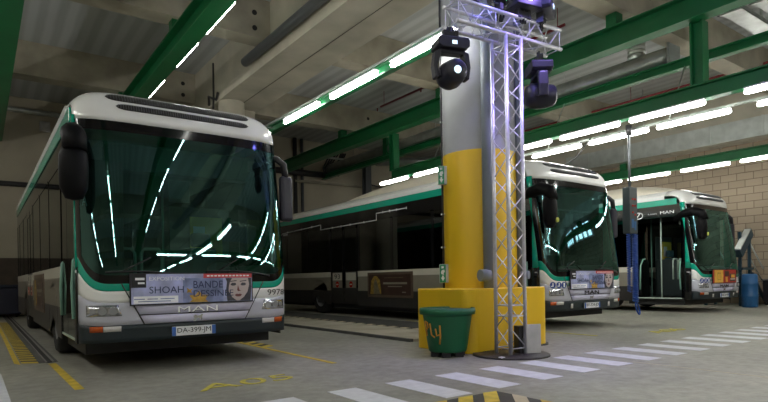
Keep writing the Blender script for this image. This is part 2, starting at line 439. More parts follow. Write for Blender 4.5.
def build_bus(loc, label, poster, variant):
    t = thing('city_bus', label, 'bus', loc, group=None)
    # ---- nose
    b = B(); full_patch(b, lambda x: .36, lambda x: .555 + .03 * s4(x)); bump = b.build('bumper', M['bumper'], t, solid=.03)
    b = B(); full_patch(b, lambda x: .555 + .03 * s4(x), wlo); b.build('lower_nose_panel', M['silver'], t, solid=.02)
    b = B(); full_patch(b, wlo, glo); b.build('white_nose_band', M['white'], t, solid=.02)
    b = B(); full_patch(b, glo, ghi, .002); b.build('green_nose_band', M['jade'], t, solid=.02)
    b = B()
    fl = lambda z: -(.61 + (z - .55) * .5); fr = lambda z: .61 + (z - .55) * .55
    patch(b, lambda z: fl(z) + .012, lambda z: fr(z) - .012, .562, .655, .012)
    patch(b, lambda z: fl(z) + .012, lambda z: fr(z) - .012, .668, .805, .012)
    fp = b.build('front_flap', M['flap'], t, solid=.012)
    b = B(); patch(b, lambda z: fl(z) - .004, lambda z: fl(z) + .010, .553, 1.03, .006, 1, 4); patch(b, lambda z: fr(z) - .010, lambda z: fr(z) + .004, .553, 1.03, .006, 1, 4); patch(b, fl, fr, .655, .668, .006); b.build('flap_seam', M['seam'], fp, solid=.003)
    # letters and badge on the flap
    b = B()
    for s, xa, xb in (('M', -.235, -.09), ('A', -.075, .09), ('N', .105, .245)):
        text(b, s, lambda u, v: offp(xa + (xb - xa) * u, .674 + .068 * v, .02)); text(b, s, lambda u, v: offp(xa + .006 + (xb - xa) * u, .667 + .068 * v, .014), 1)  # second, ink-dark copy set lower, drawn as a shadow outline
    b.build('lettering', [M['paper' if variant == 1 else 'ink'], M['ink']], fp, solid=.005, offset=0)
    b = B()
    lion = [(-.06, .0), (-.045, .035), (-.055, .06), (-.03, .075), (-.005, .062), (.03, .065), (.05, .085), (.062, .07), (.048, .05), (.055, .02), (.045, .0), (.035, .025), (.01, .035), (-.015, .03), (-.03, .0)]
    b.prism([(x, z) for x, z in lion], lambda a, c, q: offp(a, .562 + c, q), .013, .018)
    b.build('lion_badge', M['chrome'], fp)
    # lamps
    for sx in (-1, 1):
        b = B(); lo = lambda z: min(sx * 1.19, sx * (.84 + (z - .655) * .3)); hi = lambda z: max(sx * 1.19, sx * (.84 + (z - .655) * .3))
        patch(b, lo, hi, .66, .785, .006, 10, 3); hl = b.build('headlamp', M['lamp'], t, solid=.01)
        b = B()
        for cx in (.93, 1.04, 1.13):
            c = offp(sx * cx, .72, .006); n = (offp(sx * cx, .72, .03) - c).normalized()
            b.tube(c, c + n * .012, .045 if cx < 1.1 else .03, 16)
        b.build('lamp_bowl', M['hub'], hl)
        b = B(); patch(b, cst(min(sx * 1.03, sx * .85)), cst(max(sx * 1.03, sx * .85)), .485, .545, .006); b.build('fog_lamp', M['whitelens'], t, solid=.01)
        b = B(); patch(b, cst(min(sx * 1.16, sx * 1.035)), cst(max(sx * 1.16, sx * 1.035)), .485, .548, .006); b.build('indicator', M['orange'], t, solid=.01)
        if variant != 1:
            b = B(); patch(b, cst(sx * .62 - .03), cst(sx * .62 + .03), .41, .50, .006); b.build('tow_cover', M['whitelens'], t, solid=.01)
    # plate
    sh = -.05 if variant == 1 else 0
    b = B().box(-.26, .26, -.03, -.012, .394, .504); pl = b.build('number_plate', M['plate'], t, bevel=.006); pl.location.x = sh
    B().box(-.26, -.215, -.032, -.029, .396, .502).build('blue_end', M['plateblue'], pl); B().box(.215, .26, -.032, -.029, .396, .502).build('blue_end', M['plateblue'], pl)
    b = B(); text(b, {1: 'DA-399-JM', 2: 'BY-724-JD', 3: 'DB-204-JM'}[variant], lambda u, v: (-.20 + .40 * u, -.033, .412 + .075 * v)); b.build('lettering', M['ink'], pl, solid=.002, offset=0)
    # ---- windscreen
    b = B(); full_patch(b, lambda x: ghi(x), cst(WT), 0., 48, 14); b.build('windscreen', M['ws'], t)
    b = B()
    full_patch(b, lambda x: ghi(x) - .005, lambda x: ghi(x) + .09, .004, 48, 2); full_patch(b, cst(2.81), cst(WT), .004, 48, 2)
    full_patch(b, lambda x: ghi(x), cst(WT), .004, 4, 14, 0, 0., .09); full_patch(b, lambda x: ghi(x), cst(WT), .004, 4, 14, 0, .91, 1.)
    b.build('windscreen_border', M['gloss'], t)
    b = B()
    for xa, xb in ((-.05, -1.0), (.95, .12)):
        p = [offp(xa + (xb - xa) * k / 6, 1.10 + .16 * (k / 6) * (1 - k / 9), .03) for k in range(7)]
        b.path(p, .011, 6); b.path([p[5], offp((xa + xb) / 2, 1.32, .03)], .008, 6)
    b.build('wiper', M['black'], t)
    # ---- crown with vents, roof, pod
    b = B(); b.grid(lambda u, v: crownP(th(u), S(v * PI / 2)), 48, 10); cr = b.build('roof_front', M['white'], t, solid=.02)
    for (z0, z1, xa, xb) in ((3.19, 3.29, -.92, .86), (3.08, 3.155, -.82, .82)):
        b = B()
        def vent(u, v):
            x = xa + (xb - xa) * u; e = min(1, min(u, 1 - u) / .09); w = math.sqrt(max(0, 1 - (1 - e) ** 2)); zc = (z0 + z1) / 2
            z = zc + (v - .5) * (z1 - z0) * w; return crownP(x, (z - WT) / (zr(x) - WT), .006)
        b.grid(vent, 60, 4); vg = b.build('vent_grille', M['skirt'], cr, solid=.004)
        b = B()
        for k in range(1, 58):
            u = k / 58; pts = [vent(u, v) for v in (.08, .5, .92)]; n = Vector((0, -.004, .003)); b.path([p + n for p in pts], .0045, 4)
        b.build('grille_slats', M['pipe'], vg)
    b = B(); b.grid(lambda u, v: (th(u), (.95 + (LEN - .95) * v), zr(th(u))), 40, 6); b.build('roof', M['white'], t, solid=.02)
    def pod(u, v):
        x = -1.12 + 2.24 * u; y = .75 + 7.0 * v
        e = max(0, 1 - abs(2 * u - 1) ** 3.2) ** .5
        f = (min(1, v / .28) * (2 - min(1, v / .28))) * (1 - max(0, (v - .45) / .55) ** 2.2)
        return (x, y, zr(x) - .02 + .34 * e * f)
    b = B(); b.grid(pod, 28, 40); b.build('roof_pod', M['cream'], t, solid=.02)
    # ---- flanks
    arches = ((2.78, .56), (8.75, .56))
    DO, DC = (.46, 1.80), (6.55, 8.05)             # front door opening, middle door
    for sx in (-1, 1):
        b = B()
        if sx < 0:
            side_plate(b, sx, DO[1], DC[0], .30, 1.12, arches, 0, 1, .72); side_plate(b, sx, DC[1], LEN, .30, 1.12, arches, 0, 1, .72)
        else: side_plate(b, sx, .34, LEN, .30, 1.12, arches, 0, 1, .72)
        b.build('flank_panel', [M['skirt'], M['taupe']], t, solid=.02, offset=0)  # flank turns darker below the split height
        b = B(); q = sx * 1.252
        spans = [(DO[1], DC[0]), (DC[1], LEN)] if sx < 0 else [(.34, LEN)]
        for ya, yb in spans: b.box(q - .01, q + .01, ya, yb, 1.12, 1.27)
        b.build('white_flank_band', M['band'], t)
        b = B().box(q - .02, q + .012, .95, LEN, 3.10, 3.21).build('white_roof_edge', M['white'], t); b = B().box(q - .02, q + .012, .62, LEN, 2.94, 3.115); b.build('green_roof_band', M['jade'], t, bevel=.01)
        # window pillars and header
        b = B().box(sx * 1.243 - .012, sx * 1.243 + .012, .45, LEN, 2.62, 2.96)
        ys = [1.80, 3.35, 4.95, 6.50, 8.10, 9.5, 11.0, LEN] if sx < 0 else [1.55, 3.35, 4.95, 6.50, 8.10, 9.5, 11.0, LEN]
        for y in ys: b.box(sx * 1.243 - .012, sx * 1.243 + .012, y - .05, y + .05, 1.27, 2.65)
        b.build('window_pillar', M['gloss'], t)
        for k in range(len(ys) - 1):
            if sx < 0 and k == 3: continue
            B().box(sx * 1.245 - .004, sx * 1.245 + .004, ys[k] + .03, ys[k + 1] - .03, 1.27, 2.66).build('side_window', M['sg'], t)
        # green pillar beside windscreen
        b = B()
        b.grid(lambda u, v: (sx * 1.251, (D_ + rake(1.2 + 1.78 * v)) * (1 - u) + (.42 if sx < 0 else .5) * u, 1.2 + 1.78 * v), 2, 8)
        b.build('green_corner_pillar', M['jade'], t, solid=.03, offset=0)
        b = B(); b.grid(lambda u, v: (sx * 1.249, (D_ + .0) * (1 - u) + (.44 if sx < 0 else .6) * u, .36 + .86 * v), 2, 4); b.build('corner_panel', M['gloss' if sx < 0 else 'silver'], t, solid=.03, offset=0)
        # wheels
        for y in (2.78, 8.75):
            b = B(); cx = sx * 1.09
            b.lathe([(.28, -.13), (.44, -.14), (.48, -.10), (.49, 0), (.48, .10), (.44, .14), (.28, .13)], 32, (cx, y, .49), axis='x')
            wl = b.build('wheel', M['rubber'], t)
            B().lathe([(.0, sx * .06), (.10, sx * .07), (.13, sx * .0), (.22, sx * .02), (.27, sx * .12), (.30, sx * .125), (.30, sx * .09)], 28, (cx, y, .49), axis='x').build('hub', M['hub'], wl)
    B().box(1.24, 1.25, .6, 1.55, 1.27, 2.66).build('side_window', M['sg'], t)
    # middle door: two dark leaves with stickers
    for k in range(2):
        ya = DC[0] + .02 + k * .75
        b = B().box(-1.256, -1.236, ya, ya + .71, .36, .80, 1).box(-1.256, -1.236, ya, ya + .05, .8, 2.6, 0).box(-1.256, -1.236, ya + .66, ya + .71, .8, 2.6, 0).box(-1.256, -1.236, ya, ya + .71, .8, 1.27, 1).box(-1.256, -1.236, ya, ya + .71, 2.5, 2.64, 0)
        dl = b.build('door_leaf', [M['gloss'], M['skirt']], t)
        B().box(-1.25, -1.243, ya + .05, ya + .66, 1.27, 2.5).build('door_glass', M['sg'], dl)
        b = B().box(-1.262, -1.255, ya + .08, ya + .60, 1.02, 1.24, 0).box(-1.262, -1.255, ya + .08, ya + .60, .80, 1.02, 1)
        b.tube((-1.266, ya + .34, .90), (-1.26, ya + .34, .90), .09, 18, mi=2); b.box(-1.268, -1.262, ya + .28, ya + .40, .885, .915, 0)
        if k: text(b, '93', lambda u, v: (-1.265, ya + .50 - .32 * u, 1.06 + .14 * v), 3)
        b.build('door_sticker', [M['band'], M['taupe'], M['redlens'], M['ink']], dl)
    # rear
    B().box(-1.25, 1.25, LEN - .02, LEN + .02, .35, 3.2).build('rear_panel', M['white'], t, bevel=.05)
    # advert on the flank
    b = B().box(-1.275, -1.25, 4.08, 6.05, .55, 1.22); ap = b.build('flank_advert', M['adframe'], t, bevel=.01)
    B().box(-1.28, -1.27, 4.16, 5.97, .62, 1.15).build('advert_sheet', M['adbrown'], ap)
    b = B()
    P = lambda a, c, q: (-1.281 - q, a, c)
    b.prism([(5.9, .64), (5.85, 1.0), (5.72, 1.12), (5.6, 1.12), (5.45, 1.0), (5.4, .64)], P, 0, .003, 0)
    b.prism([(5.75, .64), (5.72, .95), (5.66, 1.06), (5.58, .95), (5.45, .64)], P, .001, .006, 1)
    b.prism([(5.25, 1.06), (4.45, 1.06), (4.45, 1.075), (5.25, 1.075)], P, 0, .003, 1)
    b.prism([(5.3, .9), (4.3, .9), (4.3, .95), (5.3, .95)], P, 0, .003, 2); b.prism([(5.1, .83), (4.5, .83), (4.5, .855), (5.1, .855)], P, 0, .003, 2)
    b.prism([(4.5, .68), (4.35, .68), (4.35, .71), (4.5, .71)], P, 0, .003, 2)
    b.build('advert_print', [M['adgold'], M['adgrey'], M['taupe']], ap)
    # line diagram above the windows (middle bus)
    if variant == 2:
        b = B(); X = -1.262
        pts = [(11.45, 2.60), (11.3, 2.68), (10.6, 2.70), (8.6, 2.75), (8.6, 2.60), (5.6, 2.62), (5.6, 2.80), (4.3, 2.80)]
        b.path([(X, y, z) for y, z in pts], .012, 5)
        for y, z in ((10.9, 2.69), (9.9, 2.72), (9.2, 2.735), (7.9, 2.605), (7.4, 2.61), (6.9, 2.612), (6.2, 2.617), (5.3, 2.80), (5.0, 2.80), (4.7, 2.8), (4.3, 2.8)): b.path([(X, y, z - .03), (X, y, z + .03)], .012, 5)
        b.box(X - .004, X, 10.9, 11.25, 2.60, 2.65)
        b.build('line_diagram', M['paper'], t)
    if variant == 3:
        b = B()
        ring = [(-1.262, 1.70 + .12 * Cc(a * PI / 12), 2.72 + .09 * S(a * PI / 12)) for a in range(25)]
        b.path(ring, .016, 5); b.path([(-1.262, 1.77, 2.66), (-1.262, 1.70, 2.73), (-1.262, 1.67, 2.79)], .014, 5)
        b.build('roof_edge_emblem', M['paper'], t); b = B(); text(b, 'MAN', lambda u, v: (-1.26, 1.08 - .38 * u, 2.71 + .08 * v)); b.build('lettering', M['paper'], t); b = B(); text(b, 'Lion', lambda u, v: (-1.26, 1.42 - .24 * u, 2.72 + .04 * v))
        b.build('lettering', M['paper'], t)
    b = B().box(-1.15, 1.15, .5, 2.1, .2, .33).box(-1.15, 1.15, 3.4, 8.1, .2, .33).box(-1.15, 1.15, 9.4, LEN - .1, .22, .33).box(-.5, .5, 2.1, 9.4, .25, .33); b.build('chassis', M['seam'], t)  # plain underbody boxes, added to darken the ground under the bus
    # ---- interior
    b = B().box(-1.2, 1.2, .5, LEN - .05, .33, .37, 0).box(-1.22, 1.22, .6, LEN - .05, 2.72, 2.76, 1).box(-1.2, 1.2, 4.4, LEN - .05, .37, .5, 0)
    b.build('cabin_floor_and_lining', [M['cabinfl'], M['cabin']], t)
    b = B(); full_patch(b, cst(.6), lambda x: 1.06, -.06, 30, 2); b.build('nose_lining', M['cabin'], t)
    b = B().grid(lambda u, v: (-1.12 + 2.24 * u, Fs(-1.12 + 2.24 * u, 1.1) + .06 + .42 * v, 1.02 + .10 * S(v * PI)), 20, 6)
    b.box(.15, 1.1, .55, .75, .8, 1.05); ds = b.build('dashboard', M['black'], t)
    ring = [(.62 + .23 * Cc(a * PI / 12), .78 + .14 * S(a * PI / 12), 1.14 + .18 * S(a * PI / 12)) for a in range(25)]
    b = B().path(ring, .016, 6); b.path([ring[0], (.62, .78, 1.13), ring[12]], .014, 6); b.path([(.62, .78, 1.13), (.62, .72, .95)], .03, 6); b.build('steering_wheel', M['black'], t)
    b = B().box(.37, .87, 1.25, 1.75, .75, .88).box(.39, .85, 1.7, 1.84, .85, 1.55).box(.47, .77, 1.71, 1.83, 1.57, 1.78); b.build('driver_seat', M['seat'], t, bevel=.04)
    b = B().box(.22, .25, .95, 2.0, .4, 1.5).box(.22, 1.15, 1.98, 2.02, .4, 2.2); b.build('cab_partition', M['cabin'], t)
    b = B().box(.52, 1.02, 1.93, 1.965, 1.45, 2.05); b.build('cab_notice_board', M['yellowp'], t)
    b = B().box(.56, .74, 1.92, 1.935, 1.6, 1.9); b.build('cab_notice', M['plate'], t)
    for px in (-.62, -.28):
        b = B().path([(px - .13, 1.0, .9), (px - .13, 1.0, 1.42), (px - .09, 1.0, 1.48), (px + .09, 1.0, 1.48), (px + .13, 1.0, 1.42), (px + .13, 1.0, .9)], .02, 6); b.build('handrail', M['railw'], t)
    b = B().tube((-.55, 2.2, .37), (-.55, 2.2, 2.72), .018).tube((.15, 2.1, .37), (.15, 2.1, 2.72), .018).tube((-.55, 3.6, .37), (-.55, 3.6, 2.72), .018); b.build('grab_pole', M['rail'], t)
    b = B().box(-.9, .9, .55, .75, 2.42, 2.72); b.build('destination_box', M['black'], t)
    b = B().box(-.2, .05, .42, .46, 2.05, 2.32); b.build('sun_visor', M['black'], t)
    for y in (3.6, 4.6, 5.6, 8.6, 9.6, 10.6):
        for x in (-1.1, .25):
            if x < 0 and y == 5.6: continue
            b = B().box(x, x + .85, y, y + .42, .85, .95).box(x, x + .85, y + .38, y + .46, .95, 1.5); b.build('passenger_seat', M['seat'], t, bevel=.03)
    # door opening: posts, sill, rails
    b = B().box(-1.25, -1.20, DO[0] - .04, DO[0] + .02, .34, 2.66).box(-1.25, -1.20, DO[1] - .05, DO[1] + .03, .34, 2.66); b.build('door_post', M['gloss'], t)
    b = B().box(-1.255, -1.0, DO[0] + .08, DO[1] - .05, .37, .395); b.build('door_step', M['railw'], t)
    for y, sg_ in ((DO[0] + .06, 1), (DO[1] - .08, -1)):
        b = B().box(-1.24, -.72, y - .015, y + .015, .4, 2.5); dl = b.build('door_leaf', M['sg'], t)
        b = B().path([(-1.26, y + .03 * sg_, .62), (-1.27, y + .05 * sg_, 1.0), (-1.25, y + .05 * sg_, 1.3), (-1.12, y + .05 * sg_, 1.48), (-1.0, y + .05 * sg_, 1.5)], .02, 6); b.build('grab_handle', M['rail'], dl)
    if variant != 3:
        for ya, yb in ((DO[0] + .02, 1.19), (1.21, DO[1] - .05)):
            B().box(-1.246, -1.238, ya, yb, .36, 2.62).build('door_glass', M['sg'], t)
    b = B().tube((-1.0, 1.2, .36), (-1.0, 1.2, 2.72), .018); b.build('grab_pole', M['railw'], t)
    # ---- mirrors
    b = B()
    b.path([(-1.12, .75, 2.55), (-1.24, .45, 2.66), (-1.29, .18, 2.70), (-1.30, -.04, 2.62), (-1.30, -.08, 2.45)], [.08, .11, .125, .125, .12], 10)
    ml = b.build('mirror_arm', M['mirrorblack'], t)
    b = B().lathe([(.0, -.30), (.09, -.28), (.14, -.18), (.15, .0), (.145, .12), (.11, .21), (.0, .25)], 20, (0, 0, 0)); mh = b.build('mirror_housing', M['mirrorblack'], ml)
    mh.location = (-1.31, -.04, 2.27); mh.scale = (.98, .85, 1.15)
    b = B().box(-.10, .10, .09, .112, -.16, .16); b.build('mirror_glass', M['mirrorglass'], mh)
    if variant != 1:
        b = B().tube((.05, -.125, -.17), (.05, -.16, -.17), .038, 14); b.build('round_sticker', M['dot'], mh)
    b = B().path([(1.1, .5, 2.74), (1.26, .38, 2.74), (1.34, .33, 2.66), (1.36, .32, 2.48)], [.04, .05, .05, .045], 8); mr = b.build('mirror_arm', M['black'], t)
    b = B().box(1.27, 1.46, .27, .38, 1.86, 2.5); b.build('mirror_housing', M['blacksat'], mr, bevel=.05)
    # ---- number and pictograms
    if variant == 1:
        b = B(); text(b, '9978', lambda u, v: offp(.93 + .27 * u, .845 + .075 * v, .006)); b.build('fleet_number', M['ink'], t, solid=.002, offset=0)
        b = B(); text(b, 'A', lambda u, v: (-1.19 + .05 * u, .30, 1.92 + .12 * v)); b.build('letter_sticker', M['paper'], t, solid=.002)
    else:
        b = B()
        for k, x in enumerate((-1.12, -.98, -.85)):
            c = offp(x, .865, .004); n = (offp(x, .865, .02) - c).normalized(); b.tube(c, c + n * .006, .062, 18, mi=0)
            a = n.cross(Vector((0, 0, 1))).normalized()
            if k < 2:
                b.obox(c + n * .009 + Vector((0, 0, .012)), a * .012, n * .002, Vector((0, 0, .03)), 1); b.obox(c + n * .009 - Vector((0, 0, .02)) + a * .015, a * .028, n * .002, Vector((0, 0, .009)), 1)
            else:
                b.obox(c + n * .009, a * .018, n * .002, Vector((0, 0, .042)), 1)
        b.build('access_pictogram', [M['blue'], M['paper']], t)
        b = B(); patch(b, cst(-.75), cst(-.66), .84, .90, .004); b.build('green_sticker', M['rail'], t, solid=.002)
    # ---- poster board
    bx0, bx1, bz0, bz1 = -.705, .735, .785, 1.13
    bx0 += sh; bx1 += sh
    if variant == 3: bx0, bx1, bz0, bz1 = -.72, .68, .79, 1.14
    b = B().box(bx0 - .015, bx1 + .015, -.036, -.02, bz0 - .015, bz1 + .012, 1).box(bx0, bx1, -.040, -.03, bz0, bz1, 0)
    bd = b.build('front_poster', [M['redp'] if variant == 3 else M['poster'], M['black']], t)
    def R(x0, x1, y0, y1, mi, bb, d=.0012, y=-.0402):       # px in a 634x155 poster frame
        bb.box(bx0 + (bx1 - bx0) * x0, bx0 + (bx1 - bx0) * x1, y - d, y, bz1 - (bz1 - bz0) * y1, bz1 - (bz1 - bz0) * y0, mi)
    def Q(u, v, d): return (bx0 + (bx1 - bx0) * u, -.0402 - d, bz1 - (bz1 - bz0) * v)
    if variant != 3:
        b = B()
        R(.40, .74, .15, 1, 0, b, .0008)
        R(.0, .112, .0, .45, 1, b); R(.016, .36, .74, .985, 2, b); R(.57, 1., .0, .15, 3, b)
        R(.03, .10, .12, .2, 2, b, .002); R(.05, .10, .27, .33, 2, b, .002)
        st = []
        for k in range(12):
            a = PI / 2 + k * PI / 6; r = .22 if k % 2 == 0 else .13
            st.append((.53 + r * .42 * Cc(a), .90 - r * 1.5 * S(a) * .95))
        st = [(u, min(.99, v)) for u, v in st]
        b.prism(st, Q, .001, .002, 4); b.prism([(.43, .48), (.455, .55), (.48, .5), (.465, .6), (.475, .68), (.45, .64), (.43, .66), (.435, .58)], Q, .001, .002, 4)
        b.build('poster_print', [M['posterdk'], M['ink'], M['paper'], M['posterred'], M['gold']], bd)
        # drawn face (generic)
        b = B()
        b.prism([(.775, .99), (.765, .6), (.775, .3), (.76, .16), (.995, .16), (.998, .5), (.985, .99)], Q, .0005, .0015, 1)
        b.prism([(.79, .16), (.965, .16), (.975, .40), (.96, .66), (.925, .86), (.885, .985), (.86, .985), (.82, .86), (.79, .66), (.78, .42)], Q, .0016, .0024, 0)
        for u in (.83, .92):
            b.prism([(u - .026, .40), (u - .01, .33), (u + .02, .34), (u + .027, .40), (u + .01, .44), (u - .012, .44)], Q, .0025, .003, 1)
            b.prism([(u - .032, .27), (u + .03, .24), (u + .03, .275), (u - .03, .30)], Q, .0025, .003, 1)
        b.prism([(.872, .42), (.886, .60), (.90, .63), (.872, .65), (.864, .60)], Q, .0025, .003, 3)
        b.prism([(.84, .78), (.86, .735), (.875, .75), (.89, .735), (.91, .77), (.89, .84), (.86, .84)], Q, .0025, .003, 2)
        b.prism([(.775, .16), (.82, .16), (.80, .30), (.79, .45), (.785, .7), (.77, .6)], Q, .0025, .003, 1)
        b.build('face_drawing', [M['skin'], M['hair'], M['lip'], M['lip']], bd)
        def T(s, x0, x1, y0, y1, mi): text(B(), s, lambda u, v: Q(x0 + (x1 - x0) * u, y1 + (y0 - y1) * v, .0045)).build('lettering', M[('navy', 'paper')[mi]], bd)
        T('EXPOSITION', .135, .41, .09, .22, 1); T('SHOAH', .135, .405, .42, .65, 0); T('BANDE', .485, .735, .25, .50, 0); T('DESSINÉE', .485, .83, .52, .80, 0); b = B()
        for x0, x1, y in ((.02, .1, .82), (.12, .2, .82), (.22, .33, .82), (.05, .3, .9)): R(x0, x1, y, y + .03, 2, b, .003)
        for k in range(12): R(.60 + k * .032, .622 + k * .032, .05, .1, 1, b, .003)
        b.build('small_print', [M['navy'], M['paper'], M['posterdk']], bd)
    else:
        b = B(); R(.06, .43, .02, .98, 0, b); R(.17, .34, .2, .8, 1, b, .002); R(.20, .31, .3, .7, 0, b, .003)
        R(.5, .68, .1, .5, 2, b); R(.53, .62, .55, .95, 0, b); R(.72, .97, .3, .9, 2, b); R(.78, .94, .38, .62, 0, b, .002); R(.74, .95, .7, .76, 3, b, .002)
        b.build('poster_print', [M['orangep'], M['gold'], M['adbrown'], M['paper']], bd)
    return t

build_bus((.05, 0, 0), 'nearest white and green city bus with fleet number 9978 parked on the left', 1, 1)
build_bus((7.796, -.256, 0), 'middle white and green city bus half hidden behind the yellow pillar', 1, 2)
build_bus((14.466, .06, 0), 'farthest city bus with a red and orange front poster beside the block wall', 2, 3)

# ------------------------------------------------------------------ pillar
PX, PY = 4.15, -.78
t = thing('concrete_pillar', 'round concrete pillar painted yellow below and grey above on a yellow plinth', 'pillar', (PX, PY, 0))
B().lathe([(.56, .86), (.56, 2.89)], 48).build('painted_shaft', M['yellow'], t)
B().lathe([(.56, 2.89), (.56, 6.15)], 48).build('grey_shaft', M['conc_grey'], t)
def rrect(x0, x1, y0, y1, r, n=8):
    o = []
    for cx, cy, a0 in ((x1 - r, y1 - r, 0), (x0 + r, y1 - r, PI / 2), (x0 + r, y0 + r, PI), (x1 - r, y0 + r, 1.5 * PI)):
        o += [(cx + r * Cc(a0 + PI / 2 * k / n), cy + r * S(a0 + PI / 2 * k / n)) for k in range(n + 1)]
    return o
b = B().prism(rrect(-.97, .72, -.72, .47, .18), lambda a, c, z: (a, c, z), 0, .88); b.build('plinth', M['yellow'], t, bevel=.015)
b = B().prism(rrect(-.93, .80, -.72, .42, .2), lambda a, c, z: (a, c, z), 0, .03); b.build('plinth_foot', M['strip'], t)
cr_, cf_ = Vector((.809, -.588, 0)), Vector((.588, .809, 0))     # right of / away from the viewpoint
def on_col(rr, extra=0.):                                         # point on the shaft's near side at sideways offset rr
    d = math.sqrt(max(.0, .56 ** 2 - rr ** 2)) + extra
    return Vector((PX, PY, 0)) + cr_ * rr - cf_ * d
for k, (rr, z0, lab) in enumerate(((.19, .88, 'grey plastic drain pipe on the front of the yellow pillar'), (.565, .88, 'grey drain pipe on the right side of the yellow pillar behind the truss'))):
    p = on_col(0, .07) if k == 0 else Vector((PX, PY, 0)) + cr_ * .55 - cf_ * .25
    b = B().tube((p.x, p.y, z0), (p.x, p.y, 6.15), .075 if k == 0 else .055, 16)
    o = b.build('drain_pipe', M['pvc'], None); tag(o, lab, 'pipe')
    s_ = -cr_ if k == 0 else cr_
    e = p - cf_ * .03
    B().tube((e.x, e.y, 1.06), tuple(e + s_ * (.14 if k == 0 else .1) - cf_ * .06 + Vector((0, 0, 1.06))), .085 if k == 0 else .06, 14).build('branch_elbow', M['pvc'], o)
p = Vector((PX, PY, 0)) - cr_ * .585 - cf_ * .10
o = B().tube((p.x, p.y, .88), (p.x, p.y, 6.15), .016, 8).build('conduit', M['darkpipe'], None); tag(o, 'thin black cable conduit running down the left of the yellow pillar', 'conduit')
b = B()
for z in (1.5, 2.0, 3.4, 4.1): b.obox((p.x, p.y, z), cr_ * .03, cf_ * .012, Vector((0, 0, .012)))
b.build('clip', M['galv'], o)
for k, (z, lab) in enumerate(((2.58, 'green and white exit sign high on the left of the yellow pillar'), (1.10, 'green and white arrow sign low on the yellow pillar above the plinth'))):
    p = Vector((PX, PY, 0)) - cr_ * .585 - cf_ * .16; p.z = z
    tt = thing('exit_sign', lab, 'sign', p)
    b = B().obox((0, 0, 0), cr_ * .07, cf_ * .035, Vector((0, 0, .14))); b.build('sign_box', M['greybox'], tt, bevel=.008)
    n1 = (-cf_ * .9 - cr_ * .2)
    b = B().obox(-cf_ * .037 - cr_ * .025, cr_ * .045, cf_ * .003, Vector((0, 0, .135))); b.build('sign_face', M['exitg'], tt)
    b = B(); o0 = -cf_ * .042 - cr_ * .025
    f = lambda a, c, d: o0 + cr_ * a + Vector((0, 0, c)) - cf_ * d
    b.prism([(-.03, -.06), (0, -.115), (.03, -.06), (.012, -.06), (.012, -.03), (-.012, -.03), (-.012, -.06)], f, 0, .002)
    b.prism([(-.015, .05), (.02, .06), (.03, .03), (.01, .0), (.02, -.02), (-.02, -.01), (-.03, .02)], f, 0, .002); b.prism([(-.02, .075), (.015, .08), (.015, .11), (-.02, .11)], f, 0, .002)
    b.build('pictogram', M['signw'], tt)

# second support column farther back
t = thing('concrete_column', 'round concrete column under the girder behind the nearest bus', 'column', (3.82, 8.6, 0))
B().lathe([(.36, 0), (.36, 6.15)], 32).build('shaft', M['conc_side'], t)
o = B().box(3.5, 4.7, 9.0, 13.2, 0, 6.15).build('concrete_pier', M['conc'], None); tag(o, 'rectangular concrete pier behind the round column under the girder', 'pier', kind='structure')
o = B().path([(3.41, 8.9, 7.3), (3.41, 8.9, 6.4), (3.41, 8.95, 6.0)], .03, 6).path([(3.41, 9.3, 6.2), (3.3, 9.0, 6.35), (3.42, 8.7, 6.2), (3.35, 8.4, 6.3)], .035, 6).build('cable_bundle', M['darkpipe'], None); tag(o, 'black cables dangling down the girder face above the nearest bus', 'cable')
o = B().tube((3.30, -12, 6.46), (3.30, 6.3, 6.46), .11, 16).build('grey_pipe', M['pipe'], None); tag(o, 'thick grey pipe along the near side of the concrete girder', 'pipe')
b = B()
for y in (-8, -4, 0, 3.5): b.box(3.29, 3.43, y - .03, y + .03, 6.42, 6.5)
b.build('bracket', M['galv'], o)

# ------------------------------------------------------------------ green tub
t = thing('planter_tub', 'round dark green plastic tub with orange letters in front of the plinth', 'tub', (2.93, -1.33, 0), -YAW); t.scale = (1.13, 1.13, 1.06)
H = .60
b = B().lathe([(.0, .06), (.215, .06), (.225, .08), (.285, .50), (.29, .52), (.325, .525), (.33, .56), (.325, H), (.30, H), (.28, .56), (0, .55)], 40)
b.build('tub_body', M['tubgreen'], t)
B().lathe([(0, .585), (.295, .585), (.295, .56)], 40).build('tub_lid', M['soil'], t)
for k in range(6):
    a = k * PI / 3 + .3; b = B().obox((.16 * Cc(a), .16 * S(a), .035), (.05, 0, 0), (0, .05, 0), (0, 0, .035)); b.build('foot', M['black'], t, bevel=.008)
b = B()
def tubp(u, z, off=.003):
    a = -PI / 2 + u * 1.25 - .02; r = .225 + (z - .08) * (.06 / .42) + off
    return (r * Cc(a), r * S(a), z)
def stroke(pts): b.path([tubp(u, z) for u, z in pts], .011, 5)
stroke([(-1.02, .26), (-1.0, .44)]); stroke([(-1.0, .44), (-.86, .43), (-.84, .37), (-1.0, .33)])
stroke([(-.72, .42), (-.70, .28), (-.56, .25)]); stroke([(-.50, .36), (-.47, .27), (-.34, .29)]); stroke([(-.33, .40), (-.33, .27), (-.38, .17)])
b.build('painted_letters', M['orangepaint'], t)

